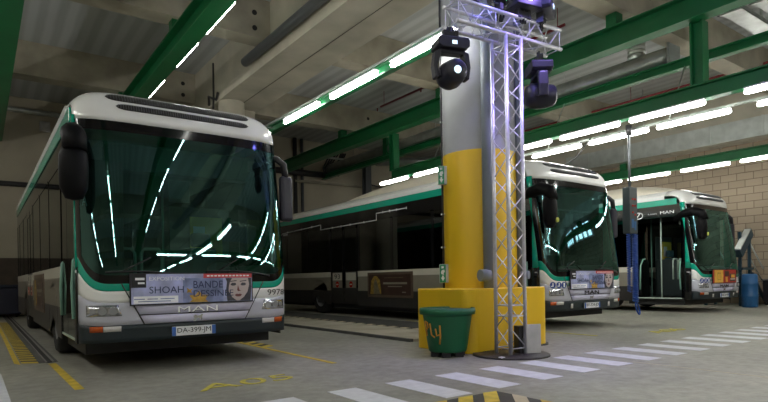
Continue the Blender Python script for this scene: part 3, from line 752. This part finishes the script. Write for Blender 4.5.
# ------------------------------------------------------------------ truss
TX, TY, ZB, SIDE = 3.58, -1.85, 4.17, .265
t = thing('lighting_truss', 'silver T shaped box truss tower on a round steel plate beside the yellow pillar', 'truss', (TX, TY, 0), -.089)
B().lathe([(0, 0), (.5, 0), (.5, .018), (.49, .024), (0, .024)], 64).build('base_plate', M['steelplate'], t)
h = SIDE / 2
for a in (-1, 1):
    for c in (-1, 1): B().tube((a * h, c * h, .024), (a * h, c * h, ZB), .025, 14).build('tower_tube', M['alu'], t)
b = B(); n = 16; z0 = .12; dz = (ZB - .1 - z0) / n
for (p, q) in (((-1, -1), (1, -1)), ((1, -1), (1, 1)), ((1, 1), (-1, 1)), ((-1, 1), (-1, -1))):
    for k in range(n):
        A, Z = (p, q) if k % 2 else (q, p)
        b.tube((A[0] * h, A[1] * h, z0 + k * dz), (Z[0] * h, Z[1] * h, z0 + (k + 1) * dz), .008, 6)
    for z in (.1, .52, .66, ZB - .12): b.tube((p[0] * h, p[1] * h, z), (q[0] * h, q[1] * h, z), .009, 6)
b.build('tower_lattice', M['alu'], t)
XA, XB = -.93, .90
for c in (-1, 1):
    for z in (ZB, ZB + SIDE): B().tube((XA, c * h, z), (XB, c * h, z), .025, 14).build('boom_tube', M['alu'], t)
b = B(); n = 8; dx = (XB - XA - .06) / n
for (p, q) in (((-1, 0), (-1, 1)), ((1, 0), (1, 1)), ((-1, 0), (1, 0)), ((-1, 1), (1, 1))):
    for k in range(n):
        A, Z = (p, q) if k % 2 else (q, p)
        b.tube((XA + .03 + k * dx, A[0] * h, ZB + A[1] * SIDE), (XA + .03 + (k + 1) * dx, Z[0] * h, ZB + Z[1] * SIDE), .008, 6)
    for x in (XA + .03, XB - .03, -.3, .3): b.tube((x, p[0] * h, ZB + p[1] * SIDE), (x, q[0] * h, ZB + q[1] * SIDE), .008, 6)
b.build('boom_lattice', M['alu'], t)
RT = Matrix.Rotation(-.089, 3, 'Z')
def tp(x, y, z): v = RT @ Vector((x, y, 0)); return Vector((TX + v.x, TY + v.y, z))

def moving_head(loc, rz, label, up=False, tilt=0., lens='spotlens', k=1.):
    g = thing('moving_head_light', label, 'stage light', loc, rz, 'moving head lights on the truss'); g.scale = (k, k, k)
    s = 1 if up else -1
    b = B().tube((0, 0, -s * .10), (0, 0, s * .06), .022, 10).tube((-.05, 0, 0), (-.03, 0, -s * .1), .012, 8).tube((.05, 0, 0), (.03, 0, -s * .1), .012, 8).obox((0, 0, -s * .01), (.07, 0, 0), (0, .03, 0), (0, 0, .035)); b.obox((-.07, 0, -s * .005), (.02, 0, 0), (0, .035, 0), (0, 0, .05)); b.obox((.07, 0, -s * .005), (.02, 0, 0), (0, .035, 0), (0, 0, .05)); b.build('clamp', M['black'], g)
    b = B().prism([(-.17, .05), (.17, .05), (.19, .08), (.19, .15), (.14, .18), (-.14, .18), (-.19, .15), (-.19, .08)], lambda a, c, q: (a, q, s * c), -.13, .13); bs = b.build('base_box', M['blacksat'], g, bevel=.012)
    b = B().box(-.03, .03, -.135, -.13, s * .12 - .02, s * .12 + .02); b.build('display', M['spotlens'], bs)
    b = B()
    for sx in (-1, 1): b.prism([(.15, .18), (.205, .20), (.225, .36), (.205, .50), (.165, .50), (.175, .36), (.13, .22)], lambda a, c, q: (sx * a, q, s * c), -.06, .06)
    b.box(-.16, .16, -.06, .06, min(s * .17, s * .22), max(s * .17, s * .22)); b.build('yoke', M['blacksat'], g, bevel=.012)
    b = B().lathe([(0, -.20), (.10, -.20), (.13, -.17), (.145, -.08), (.16, .02), (.15, .10), (.11, .16), (0, .17)], 24, axis='y')
    b.box(-.165, .165, -.06, .08, -.045, .045)
    hd = b.build('head', M['blacksat'], g); hd.location = (0, 0, s * .44); hd.rotation_euler = (tilt, 0, 0)
    B().lathe([(0, -.208), (.042, -.206), (.046, -.19)], 20, axis='y').build('lens', M[lens], hd)
    return g
p = tp(-.93, .0, ZB - .03 - .12); moving_head(p, -.35, 'black moving head light hanging from the left end of the truss, lens towards the viewer', False, .05, k=1.08)
p = tp(.66, .06, ZB - .03 - .10); moving_head(p, .943, 'black moving head light hanging under the right end of the truss, seen side on', False, .0, k=1.12)
p = tp(.18, -h, ZB + SIDE + .055); moving_head(p, -.2, 'black moving head light standing on the middle of the truss boom', True, -.9, 'bluelens', k=1.15)
p = tp(.52, -h, ZB + SIDE + .055); moving_head(p, .5, 'black moving head light standing on the right part of the truss boom', True, -1.2, 'bluelens', k=1.25)
def par(loc, rz, label, lens):
    g = thing('spotlight', label, 'stage light', loc, rz, 'short can spotlights on the truss')
    B().path([(-.13, 0, .24), (-.13, 0, .06), (-.10, 0, .02), (.10, 0, .02), (.13, 0, .06), (.13, 0, .24)], .012, 6).build('bracket', M['black'], g)
    B().box(-.03, .03, -.03, .03, -.05, .03).build('clamp', M['black'], g)
    hd = B().lathe([(0, .16), (.08, .15), (.11, .05), (.115, -.16), (.10, -.16), (.10, -.10), (0, -.10)], 20, axis='y').build('can', M['blacksat'], g)
    hd.location = (0, 0, .24); hd.rotation_euler = (.5, 0, 0)
    B().lathe([(0, -.112), (.095, -.112), (.095, -.105)], 20, axis='y').build('lens', M[lens], hd)
par(tp(-.62, -h, ZB + SIDE + .075), .2, 'short black can spotlight with blue lens on the left of the truss boom', 'bluelens')
par(tp(-.22, -h, ZB + SIDE + .075), -.1, 'short black can spotlight with blue lens above the truss tower', 'bluelens')
par(tp(.02, h, ZB + SIDE + .075), .3, 'short black can spotlight with green lens at the back of the truss boom', 'greenlens')
t = thing('dimmer_box', 'small pale grey box standing on the round truss plate', 'box', tp(.24, -.17, .024), -.3)
B().box(-.11, .11, -.012, .012, 0, .38).build('front_panel', M['greybox'], t, bevel=.004)
B().box(-.20, -.02, .03, .16, 0, .36).build('dark_case', M['black'], t, bevel=.01)
B().box(-.15, .0, .012, .03, .1, .2).build('bracket', M['pipe'], t)
o = B().box(3.16, 3.22, -1.97, -1.91, .0, .035).build('paper_scrap', M['paper'], None, bevel=.004)
o.location = (-.02, -.12, 0); tag(o, 'small white scrap on the floor by the round truss plate', 'scrap')

# ------------------------------------------------------------------ steel rails, fittings, ducts, pipes
def ibeam(b, xc, z0, z1, w, y0, y1, tf=.03, tw=.03):
    b.box(xc - w / 2, xc + w / 2, y0, y1, z0, z0 + tf); b.box(xc - w / 2, xc + w / 2, y0, y1, z1 - tf, z1); b.box(xc - tw / 2, xc + tw / 2, y0, y1, z0 + tf, z1 - tf)
def rail_obj(label, xc, z0, z1, w, y0, y1, hang=(), htop=0, hw=.12, post=None):
    t = thing('steel_rail', label, 'steel beam', (xc, y0, z0))
    b = B(); ibeam(b, 0, 0, z1 - z0, w, 0, y1 - y0); b.build('beam', M['green'], t)
    for y in hang:
        b = B()
        if post: ibeam_v(b, y - y0, z1 - z0, htop - z0, post)
        else: b.box(-hw, hw, y - y0 - .12, y - y0 + .12, z1 - z0, htop - z0)
        b.build('hanger', M['green'], t)
    return t
def ibeam_v(b, y, z0, z1, w):
    b.box(-w / 2, w / 2, y - w / 2, y - w / 2 + .03, z0, z1); b.box(-w / 2, w / 2, y + w / 2 - .03, y + w / 2, z0, z1); b.box(-.02, .02, y - w / 2 + .03, y + w / 2 - .03, z0, z1)
BY = (-17.0, -11.35, -5.65, -.15, 5.35, 10.85)
rail_obj('wide green steel beam crossing the upper left corner', -1.58, 5.87, 6.33, .34, -20, 15.8, BY, 6.6)
rail_obj('green steel beam above the nearest bus with thin light tubes on its side', 1.38, 5.87, 6.33, .34, -20, 15.8, BY, 6.6)
rail_obj('long green steel beam crossing behind the yellow pillar from upper right', 8.95, 5.85, 6.32, .32, -20, 15.8, BY, 6.6)
rail_obj('slim green steel rail under the round silver duct', 10.95, 5.72, 5.93, .2, -20, 15.8, (-17., -11.35, -5.65, 10.85), 6.6, .06)
rail_obj('green rail hung on square posts beside the bright tubes over the middle bus', 9.12, 4.35, 4.66, .22, -16, 8.05, (-7.5, -1.79, 7.9), 5.85, post=.24)
rail_obj('green rail with light tubes hung below the rectangular duct by the block wall', 16.95, 4.56, 4.86, .22, -16, 13, (-6, -.8, 4.4), 5.085, .06)
t = rail_obj('slim green rail with bright tubes between the nearest bus and the pillar', 3.47, 4.47, 4.66, .12, -1.0, 9.5)
for y in (-.9, 9.3): B().tube((0, y + 1, .19), (.05, y + 1, 1.69), .012, 8).build('hanger_rod', M['galv'], t)
b = B().tube((-.20, 0, .12), (-.20, 10.4, .12), .02, 8)
for y in range(0, 10, 2): b.box(-.21, .0, y + .1, y + .14, .10, .13)
b.build('conduit', M['galv'], t)
t = thing('support_channel', 'thin steel channel carrying the second row of tubes between the two buses', 'channel', (10.12, -16, 4.37))
b = B().box(-.03, .03, 0, 24.3, 0, .05); b.build('channel', M['galv'], t)
for y in (.5, 6, 10.2, 15.3, 18.5, 23.5): B().tube((0, y, .05), (.75, y, 1.38), .012, 8).build('hanger_rod', M['galv'], t)

def fitting(L=1.5):
    g = thing('light_fitting', 'x', 'light fitting')
    b = B().box(-.05, .05, 0, L, -.03, 0); b.box(-.02, .02, .25, .31, 0, .02); b.box(-.02, .02, L - .31, L - .25, 0, .02); b.build('housing', M['alu'], g)
    b = B().path([(0, .0, -.08), (0, .05, -.08), (0, L - .05, -.08), (0, L, -.08)], [.03, .046, .046, .03], 12); b.build('tube', M['tube'], g)
    return g
proto = fitting(); first = [True]
def put(x, y, z, label, group, L=1.):
    g = proto if first[0] else dup(proto); first[0] = False
    g.location = (x, y, z); g['label'] = label; g['group'] = group; g.scale = (L * .85, 1., L * .85) if L != 1. else (1, 1, 1)
    return g
def yrow(vals, d): return [v * d - 6.824 for v in vals]
# row over the rail between nearest bus and pillar (bright)
G = 'tubes on the slim rail beside the nearest bus'
for y, lab in ((2.80 * 3.4 - 6.82, 'bright fluorescent tube nearest to the roof corner of the nearest bus'), (2.22 * 3.4 - 6.82, 'middle of the three bright fluorescent tubes on the slim rail left of the pillar'), (1.66 * 3.4 - 6.82, 'bright fluorescent tube on the slim rail just left of the pillar')):
    put(3.32, y, 4.55, lab, G, 1.15)
G = 'tubes on the hung rail over the middle bus'
L1 = ['far bright tube on the hung green rail above the rear roof of the middle bus', 'bright tube on the hung green rail just left of the yellow pillar', 'bright tube on the hung rail hidden mostly by the yellow pillar', 'bright tube on the hung green rail just right of the truss above the middle bus', 'bright tube of the upper row above the roof front of the middle bus', 'bright tube of the upper row ending at the green post']
for y, lab in zip(yrow((4.17, 3.63, 3.05, 2.52, 1.99, 1.47), 3.33), L1): put(9.02, y, 4.35, lab, G)
for i, y in enumerate((-4.1, -5.9, -7.7, -9.5, -11.3)): put(9.02, y, 4.35, 'tube of the hung rail %s' % ('outside the right edge, first', 'outside the right edge, second', 'behind the viewpoint, third', 'behind the viewpoint, fourth', 'behind the viewpoint, fifth')[i], G)
G = 'tubes on the thin channel between the middle and far bus'
for y, lab in zip(yrow((3.05, 2.50, 1.98, 1.47), 3.33), ('farthest tube of the lower row on the thin steel channel', 'tube of the lower row just above the roof of the middle bus', 'tube of the lower row above the hanging control box', 'longest looking tube of the lower row right of the green post')): put(10.12, y, 4.37, lab, G)
for i, y in enumerate((-3.9, -5.7, -7.5)): put(10.12, y, 4.37, 'tube on the thin channel %s' % ('outside the right edge', 'behind the right edge', 'behind the viewpoint')[i], G)
G = 'tubes on the rail by the block wall'
for y, lab in zip(yrow((3.20, 2.70, 2.17, 1.66), 3.53), ('farthest tube on the rail by the block wall, beside the middle bus roof', 'tube on the block wall rail above the farthest bus roof', 'tube on the block wall rail over the front of the farthest bus', 'tube on the block wall rail at the right edge')): put(16.9, y, 4.56, lab, G)
for i, y in enumerate((-3., -5.)): put(16.9, y, 4.56, 'tube on the block wall rail %s' % ('outside the right edge', 'behind the viewpoint')[i], G)
G = 'thin tubes on the beam above the nearest bus'
for y, lab in zip(yrow((2.80, 2.29, 1.88), 4.95), ('lowest thin light tube on green beam above nearest bus', 'middle thin light tube on the green beam above the nearest bus', 'highest thin light tube on the green beam above the nearest bus')): put(1.565, y, 5.92, lab, G, .42)
for i, y in enumerate((.6, -1.4, -3.4, -5.4, -7.4, -9.4, -11.4)): put(1.58, y, 5.93, 'thin light tube on the beam over the nearest bus, %s' % ('just above the frame', 'in front of the bus', 'over the crosswalk', 'over the viewpoint', 'behind the viewpoint', 'well behind the viewpoint', 'far behind the viewpoint')[i], G, .42)

# fill tube rows added outside the frame, left and behind the viewpoint, for brightness
for (ax, pos, z, a0, a1, n) in (('y', -4.6, 4.6, -14., 10., 13), ('x', -13.0, 5.3, 2.5, 17., 8), ('y', 3.47, 4.55, -17., -8., 5)):
    if ax == 'y':
        rail_obj('added green rail with fill tubes left of the nearest bus' if pos < 0 else 'added green rail with fill tubes behind the viewpoint in line with the pillar', pos - .0, z, z + .2, .12, a0, a1 + 1.5)
        for k in range(n): put(pos, a0 + (a1 - a0) * k / (n - 1), z, 'added fluorescent fill tube outside the left edge' if pos < 0 else 'added fluorescent fill tube behind the viewpoint in line with the pillar', 'added fill tubes left of the frame' if pos < 0 else 'added fill tubes behind the viewpoint in line with the pillar')
    else:
        t = thing('steel_rail', 'added green cross rail with fill tubes over the lane behind the viewpoint', 'steel beam', (a0, pos, z))
        b = B(); b.box(0, a1 - a0 + 1.5, -.06, .06, 0, .2); b.build('beam', M['green'], t)
        for k in range(n):
            g = put(a0 + (a1 - a0) * k / (n - 1), pos, z, 'added fluorescent fill tube over the lane behind the viewpoint', 'added fill tubes behind the viewpoint'); g.rotation_euler = (0, 0, -PI / 2)
for X, lab in ((-1.58, 'nearest bus'), (8.95, 'middle bus')):  # further fill tubes added behind the viewpoint for the bus fronts
    for k in range(5): put(X, -8. - 1.9 * k, 5.87, 'added fluorescent fill tube behind the viewpoint under the beam of the %s' % lab, 'added fill tubes behind the viewpoint under the beam of the %s' % lab)
# ducts and pipes
t = thing('round_duct', 'round silver ventilation duct with a capped end and a riser', 'duct', (11.15, -.3, 6.17))
B().tube((0, 0, 0), (0, 15.8, 0), .235, 24).build('duct_run', M['galv'], t)
B().box(-.27, .27, -.03, .02, -.26, .26).build('end_cap', M['galv'], t, bevel=.01)
b = B().tube((0, .9, .18), (0, .9, 1.33), .2, 20)
for k in range(9): z = .28 + k * .1; b.lathe([(.2, z - .03), (.215, z), (.2, z + .03)], 20, (0, .9, 0))
b.build('riser', M['galv'], t)
for y in (3.0, 8.4, 13.8): B().tube((.0, y, .2), (.0, y, 1.33), .012, 6).build('hanger_rod', M['galv'], t)
t = thing('rectangular_duct', 'long rectangular galvanised duct in front of the block wall', 'duct', (16.6, -14, 5.12))
b = B().box(0, .75, 0, 20.6, -.02, .56)
for k in range(14): y = .75 + k * 1.45; b.box(-.02, .77, y, y + .05, -.035, .575)
b.build('duct_run', M['galv'], t)
for y in (1.0, 6.5, 12.0, 17.5, 20.2): B().tube((.1, y, .56), (.1, y, 2.38), .012, 6).build('hanger_rod', M['galv'], t)
for X, z, y0, y1, lab in ((9.25, 7.02, 1.3, 8.8, 'dark red sprinkler pipe above the long green beam'), (16.1, 7.02, -1.2, 13, 'dark red sprinkler pipe near the block wall girder')):
    o = B().tube((X, y0, z), (X, y1, z), .035, 10).build('sprinkler_pipe', M['red'], None); tag(o, lab, 'pipe')
    b = B()
    for k in range(4): y = y0 + .2 + (y1 - y0 - .4) * k / 3; b.tube((X, y, z), (X, y, 7.5), .01, 6); b.tube((X, y + .4, z - .1), (X, y + .4, z), .02, 8)
    b.build('sprinkler_head', M['red'], o)
for X0_, y, z, lab in ((10.2, -2.35, 6.5, 'galvanised cable tray at the upper right, nearer of two'), (10.2, -1.75, 6.5, 'galvanised cable tray at the upper right, farther of two')):
    t = thing('cable_tray', lab, 'cable tray', (X0_, y, z), 0, 'cable trays at the upper right')
    b = B().box(0, 7.5, -.2, .2, 0, .012).box(0, 7.5, -.2, -.188, 0, .09).box(0, 7.5, .188, .2, 0, .09); b.build('tray', M['galv'], t)
    b = B()
    for x in (.4, 2.6, 5.): B().box(x, x + .06, .2, .24, -.04, .995).box(x, x + .06, -.2, .24, -.04, 0).build('bracket', M['galv'], t)
# hanging control box with air hose
t = thing('control_pendant', 'grey pole with a control box hanging between the middle and far bus', 'pendant', (9.97, .15, 4.36))
B().tube((0, 0, 0), (0, 0, -1.32), .03, 10).build('pole', M['pipe'], t)
B().tube((0, 0, -.12), (0, 0, .1), .07, 12).build('pole_mount', M['darkpipe'], t)
b = B().box(-.16, .16, -.09, .09, -2.38, -1.32); bx = b.build('control_box', M['boxgrey'], t, bevel=.015)
b = B()
for k, (x, z) in enumerate(((-.05, -1.6), (.05, -1.6), (-.05, -1.75), (.05, -1.75), (-.05, -1.9), (.05, -1.95))): b.tube((x, -.09, z), (x, -.11, z), .022, 10)
b.build('push_button', M['redlens'], bx)
b = B().box(-.09, .0, -.095, -.09, -2.25, -2.05).box(.02, .09, -.095, -.09, -2.3, -2.1); b.build('label_plate', M['bluepl'], bx)
def coil(cx, cy, z0, z1, r, turns, loop=True):
    n = turns * 12; p = [(cx + r * Cc(2 * PI * k / 12), cy + r * S(2 * PI * k / 12), z0 + (z1 - z0) * k / n) for k in range(n + 1)]
    if loop: p += [(cx + .02 + .13 * (1 - Cc(a)) * .5 - .06 * S(a), cy, z1 - .17 * (1 - Cc(a)) / 2 * 1.6 - .02) for a in [PI * k / 8 for k in range(1, 17)]]
    return p
o = B().path(coil(10.06, .1, 1.98, .42, .052, 30), .02, 6).build('air_hose', M['hose'], None); tag(o, 'thick coiled blue air hose hanging from the control box', 'hose')
o = B().path(coil(9.86, .13, 1.98, .65, .035, 24, False), .014, 6).build('air_hose', M['hose'], None); tag(o, 'thinner blue coiled hose left of the thick one under the control box', 'hose')
# loose cable loops under the second tube row
o = B().path([(9.95, 4.2, 4.42), (9.9, 3.6, 4.3), (9.95, 2.9, 3.9), (10.0, 2.2, 3.75), (10.05, 1.6, 4.0), (10.1, 1.2, 4.42)], .014, 6).build('loose_cable', M['darkpipe'], None); tag(o, 'thin black cable looping below the second row of tubes', 'cable')

# ------------------------------------------------------------------ back wall furniture
o = B().tube((-6, 15.78, 7.0), (3.2, 15.78, 7.0), .09, 12).build('wall_pipe', M['galv'], None); tag(o, 'silver pipe along the top of the back wall at left', 'pipe')
b = B()
for x in (-4, -1.6, .6): b.box(x, x + .05, 15.78, 16, 6.95, 7.05)
b.build('bracket', M['galv'], o)
o = B().box(-.32, -.0, 15.85, 16, 6.4, 6.75).build('junction_box', M['greybox'], None, bevel=.02); tag(o, 'small pale box on the back wall under the silver pipe', 'box')
o = B().tube((-6, 15.9, 4.48), (3.2, 15.9, 4.48), .09, 12).build('wall_pipe', M['darkpipe'], None); tag(o, 'black pipe across the back wall behind the nearest bus', 'pipe')
o = B().box(-3.2, -1.0, 15.7, 15.95, 0, 1.95).build('brown_board', M['brown'], None, bevel=.01); tag(o, 'brown board leaning on the back wall at the far left', 'board')
t = thing('wheeled_bin', 'dark navy bin standing in front of the brown board at far left', 'bin', (-1.45, 14.9, 0))
B().box(-.45, .45, -.35, .35, .1, .95).build('bin_body', M['navyb'], t, bevel=.04); B().box(-.48, .48, -.38, .38, .95, 1.05).build('bin_lid', M['navyb'], t, bevel=.03)
b = B()
for x in (-.33, .33): b.lathe([(0, -.03), (.09, -.03), (.1, 0), (.09, .03), (0, .03)], 16, (x, 0, .1), axis='x')
b.build('wheel', M['rubber'], t)
o = B().path([(8.3, 15.7, 5.92), (11.0, 15.7, 5.92)], .14, 12).build('wall_pipe', M['darkpipe'], None); tag(o, 'thick black pipe on the back wall above the middle bus', 'pipe')
o = B().path([(9.5, 15.85, 5.55), (14.4, 15.85, 5.62)], .07, 10).build('wall_pipe', M['conc'], None); tag(o, 'thin grey pipe on the back wall under the black one', 'pipe')
for X, r, mt, lab in ((9.55, .09, 'darkpipe', 'black vertical pipe on the back wall, left of a pair'), (9.9, .07, 'pipe', 'grey vertical pipe on the back wall, right of a pair')):
    o = B().tube((X, 15.88, 0), (X, 15.88, 7.5), r, 12).build('wall_pipe', M[mt], None); tag(o, lab, 'pipe')
t = thing('steel_post', 'grey steel post with side arms standing by the back wall', 'post', (13.0, 15.2, 0))
b = B(); b.box(-.16, .16, -.16, -.12, 0, 7.1).box(-.16, .16, .12, .16, 0, 7.1).box(-.03, .03, -.12, .12, 0, 7.1); b.build('post', M['pipe'], t)
B().box(-2.3, 0, -.05, .05, 6.6, 6.68).build('arm', M['galv'], t)
B().path([(0, -.1, 5.6), (.8, -.1, 5.5), (1.3, -.1, 5.0)], .03, 6).build('cable', M['darkpipe'], t)
b = B(); random.seed(3)
for k in range(9):
    x = 10.8 + .09 * k; b.path([(x + .5, 15.5, 7.0), (x + .25 + random.uniform(-.1, .1), 15.5, 6.6), (x + random.uniform(-.15, .1), 15.5, 6.2), (x + .1, 15.55, 5.9)], .035, 6)
o = b.build('cable_bundle', M['darkpipe'], None); tag(o, 'tangle of dark cables and valves on the back wall left of the steel post', 'cable')
o = B().tube((13.6, 15.3, 6.75), (17.5, 12.2, 6.75), .18, 16).build('silver_duct', M['galv'], None); tag(o, 'silver duct crossing behind the steel post at the back', 'duct')

# ------------------------------------------------------------------ corner by the block wall
t = thing('access_stairs', 'blue grey steel access stairs with handrails beside the far bus', 'stairs', (17.72, .78, 0))
b = B()
for x in (-.35, .35): b.box(x - .04, x + .04, -.04, .04, 0, 2.35); b.box(x - .04, x + .04, 1.0, 1.08, 0, 1.2)
b.build('post', M['bluest'], t)
B().box(-.42, .42, -.1, 1.15, 1.15, 1.22).build('platform', M['bluest'], t)
b = B().obox((-.28, -.08, 2.0), (.42, 0, .36), (0, .10, 0), (-.09, 0, .10)); b.build('sloping_guard', M['bluest'], t)
b = B().obox((-.39, -.10, 2.11), (.38, 0, .325), (0, .09, 0), (-.012, 0, .014)); b.build('pale_sheet', M['galv'], t)
for k in range(5):
    b = B().box(.45 + k * .26, .72 + k * .26, .1, 1.0, .95 - k * .22, .99 - k * .22); b.build('step', M['pipe'], t)
for y in (.02, 1.05):
    b = B().path([(.36, y, 2.1), (1.55, y, 1.15), (1.6, y, 0.02)], .025, 8).path([(.36, y, 1.6), (1.6, y, .62)], .02, 8); b.build('handrail', M['galv'], t)
    b = B().obox((1.05, y, .58), (.62, 0, -.52), (0, .02, 0), (.04, 0, .06)); b.build('stringer', M['bluest'], t)
t = thing('plastic_drum', 'tall blue plastic drum between the far bus and the stairs', 'drum', (16.92, .35, 0))
B().lathe([(0, 0), (.20, 0), (.22, .03), (.22, .30), (.23, .32), (.23, .36), (.22, .38), (.22, .68), (.23, .7), (.23, .74), (.22, .76), (.21, .98), (.17, 1.02), (0, 1.02)], 28).build('drum_body', M['bluepl'], t)
B().lathe([(0, 1.02), (.05, 1.02), (.05, 1.05), (0, 1.05)], 14, (.08, -.05, 0)).build('drum_cap', M['black'], t)
o = B().box(17.6, 19.1, 2.3, 2.45, 0, 1.25).build('red_brown_board', M['terracotta'], None, bevel=.01); tag(o, 'red brown board behind the stairs by the block wall', 'board')
t = thing('tool_trolley', 'dark trolley at the right edge by the stairs', 'trolley', (18.75, .25, 0))
B().box(-.3, .3, -.3, .3, .12, .8).build('trolley_body', M['black'], t, bevel=.02); B().box(-.33, .33, -.33, .33, .8, .84).build('trolley_top', M['pipe'], t)
b = B()
for x in (-.22, .22):
    for y in (-.22, .22): b.lathe([(0, -.02), (.06, -.02), (.06, .02), (0, .02)], 12, (x, y, .06), axis='x')
b.build('castor', M['rubber'], t)

# ------------------------------------------------------------------ light
w = bpy.data.worlds.new('world'); sc.world = w; w.use_nodes = True
bg = w.node_tree.nodes['Background']; bg.inputs['Color'].default_value = (.72, .86, 1., 1); bg.inputs['Strength'].default_value = 1.6
def area(name, loc, rot, sx, sy, power, col):
    l = bpy.data.lights.new(name, 'AREA'); l.shape = 'RECTANGLE'; l.size = sx; l.size_y = sy; l.energy = power; l.color = col
    o = bpy.data.objects.new(name, l); COL.objects.link(o); o.location = loc; o.rotation_euler = rot; return o
for i, (a, c) in enumerate(WIN):
    area('window_fill', (X1 - .02, (a + c) / 2, 5.25), (0, PI / 2, 0), .9, c - a, 12, (.80, .90, 1.))  # added fill light in front of the closed wall at each frame
def spot(loc, aim, col, power, size=1.2):
    l = bpy.data.lights.new('stage_beam', 'SPOT'); l.energy = power; l.color = col; l.spot_size = size; l.spot_blend = .6; l.shadow_soft_size = .06
    o = bpy.data.objects.new('stage_beam', l); COL.objects.link(o); o.location = loc
    o.rotation_euler = (Vector(aim) - Vector(loc)).to_track_quat('-Z', 'Y').to_euler()
spot(tp(.45, -.75, 4.9), (TX, TY, 1.6), (.42, .32, 1.), 90, 1.1)
spot(tp(-.2, .1, 4.75), (3.9, -2.4, 6.3), (.2, .25, 1.), 160, 2.2)
def lamp(loc, col, power):
    l = bpy.data.lights.new('stage_glow', 'POINT'); l.energy = power; l.color = col; l.shadow_soft_size = .05
    o = bpy.data.objects.new('stage_glow', l); COL.objects.link(o); o.location = loc
lamp(tp(-.45, -.5, 4.75), (.2, .2, 1.), 10); lamp(tp(.35, -.55, 4.8), (.35, .25, 1.), 8)

sc.view_settings.view_transform = 'Standard'; sc.view_settings.look = 'None'
sc.view_settings.gamma = 1; sc.view_settings.use_curve_mapping = False
sc.view_settings.exposure = 1.4
sc.cycles.use_denoising = True
sc.cycles.max_bounces = 8; sc.cycles.transparent_max_bounces = 16; sc.cycles.sample_clamp_indirect = 6
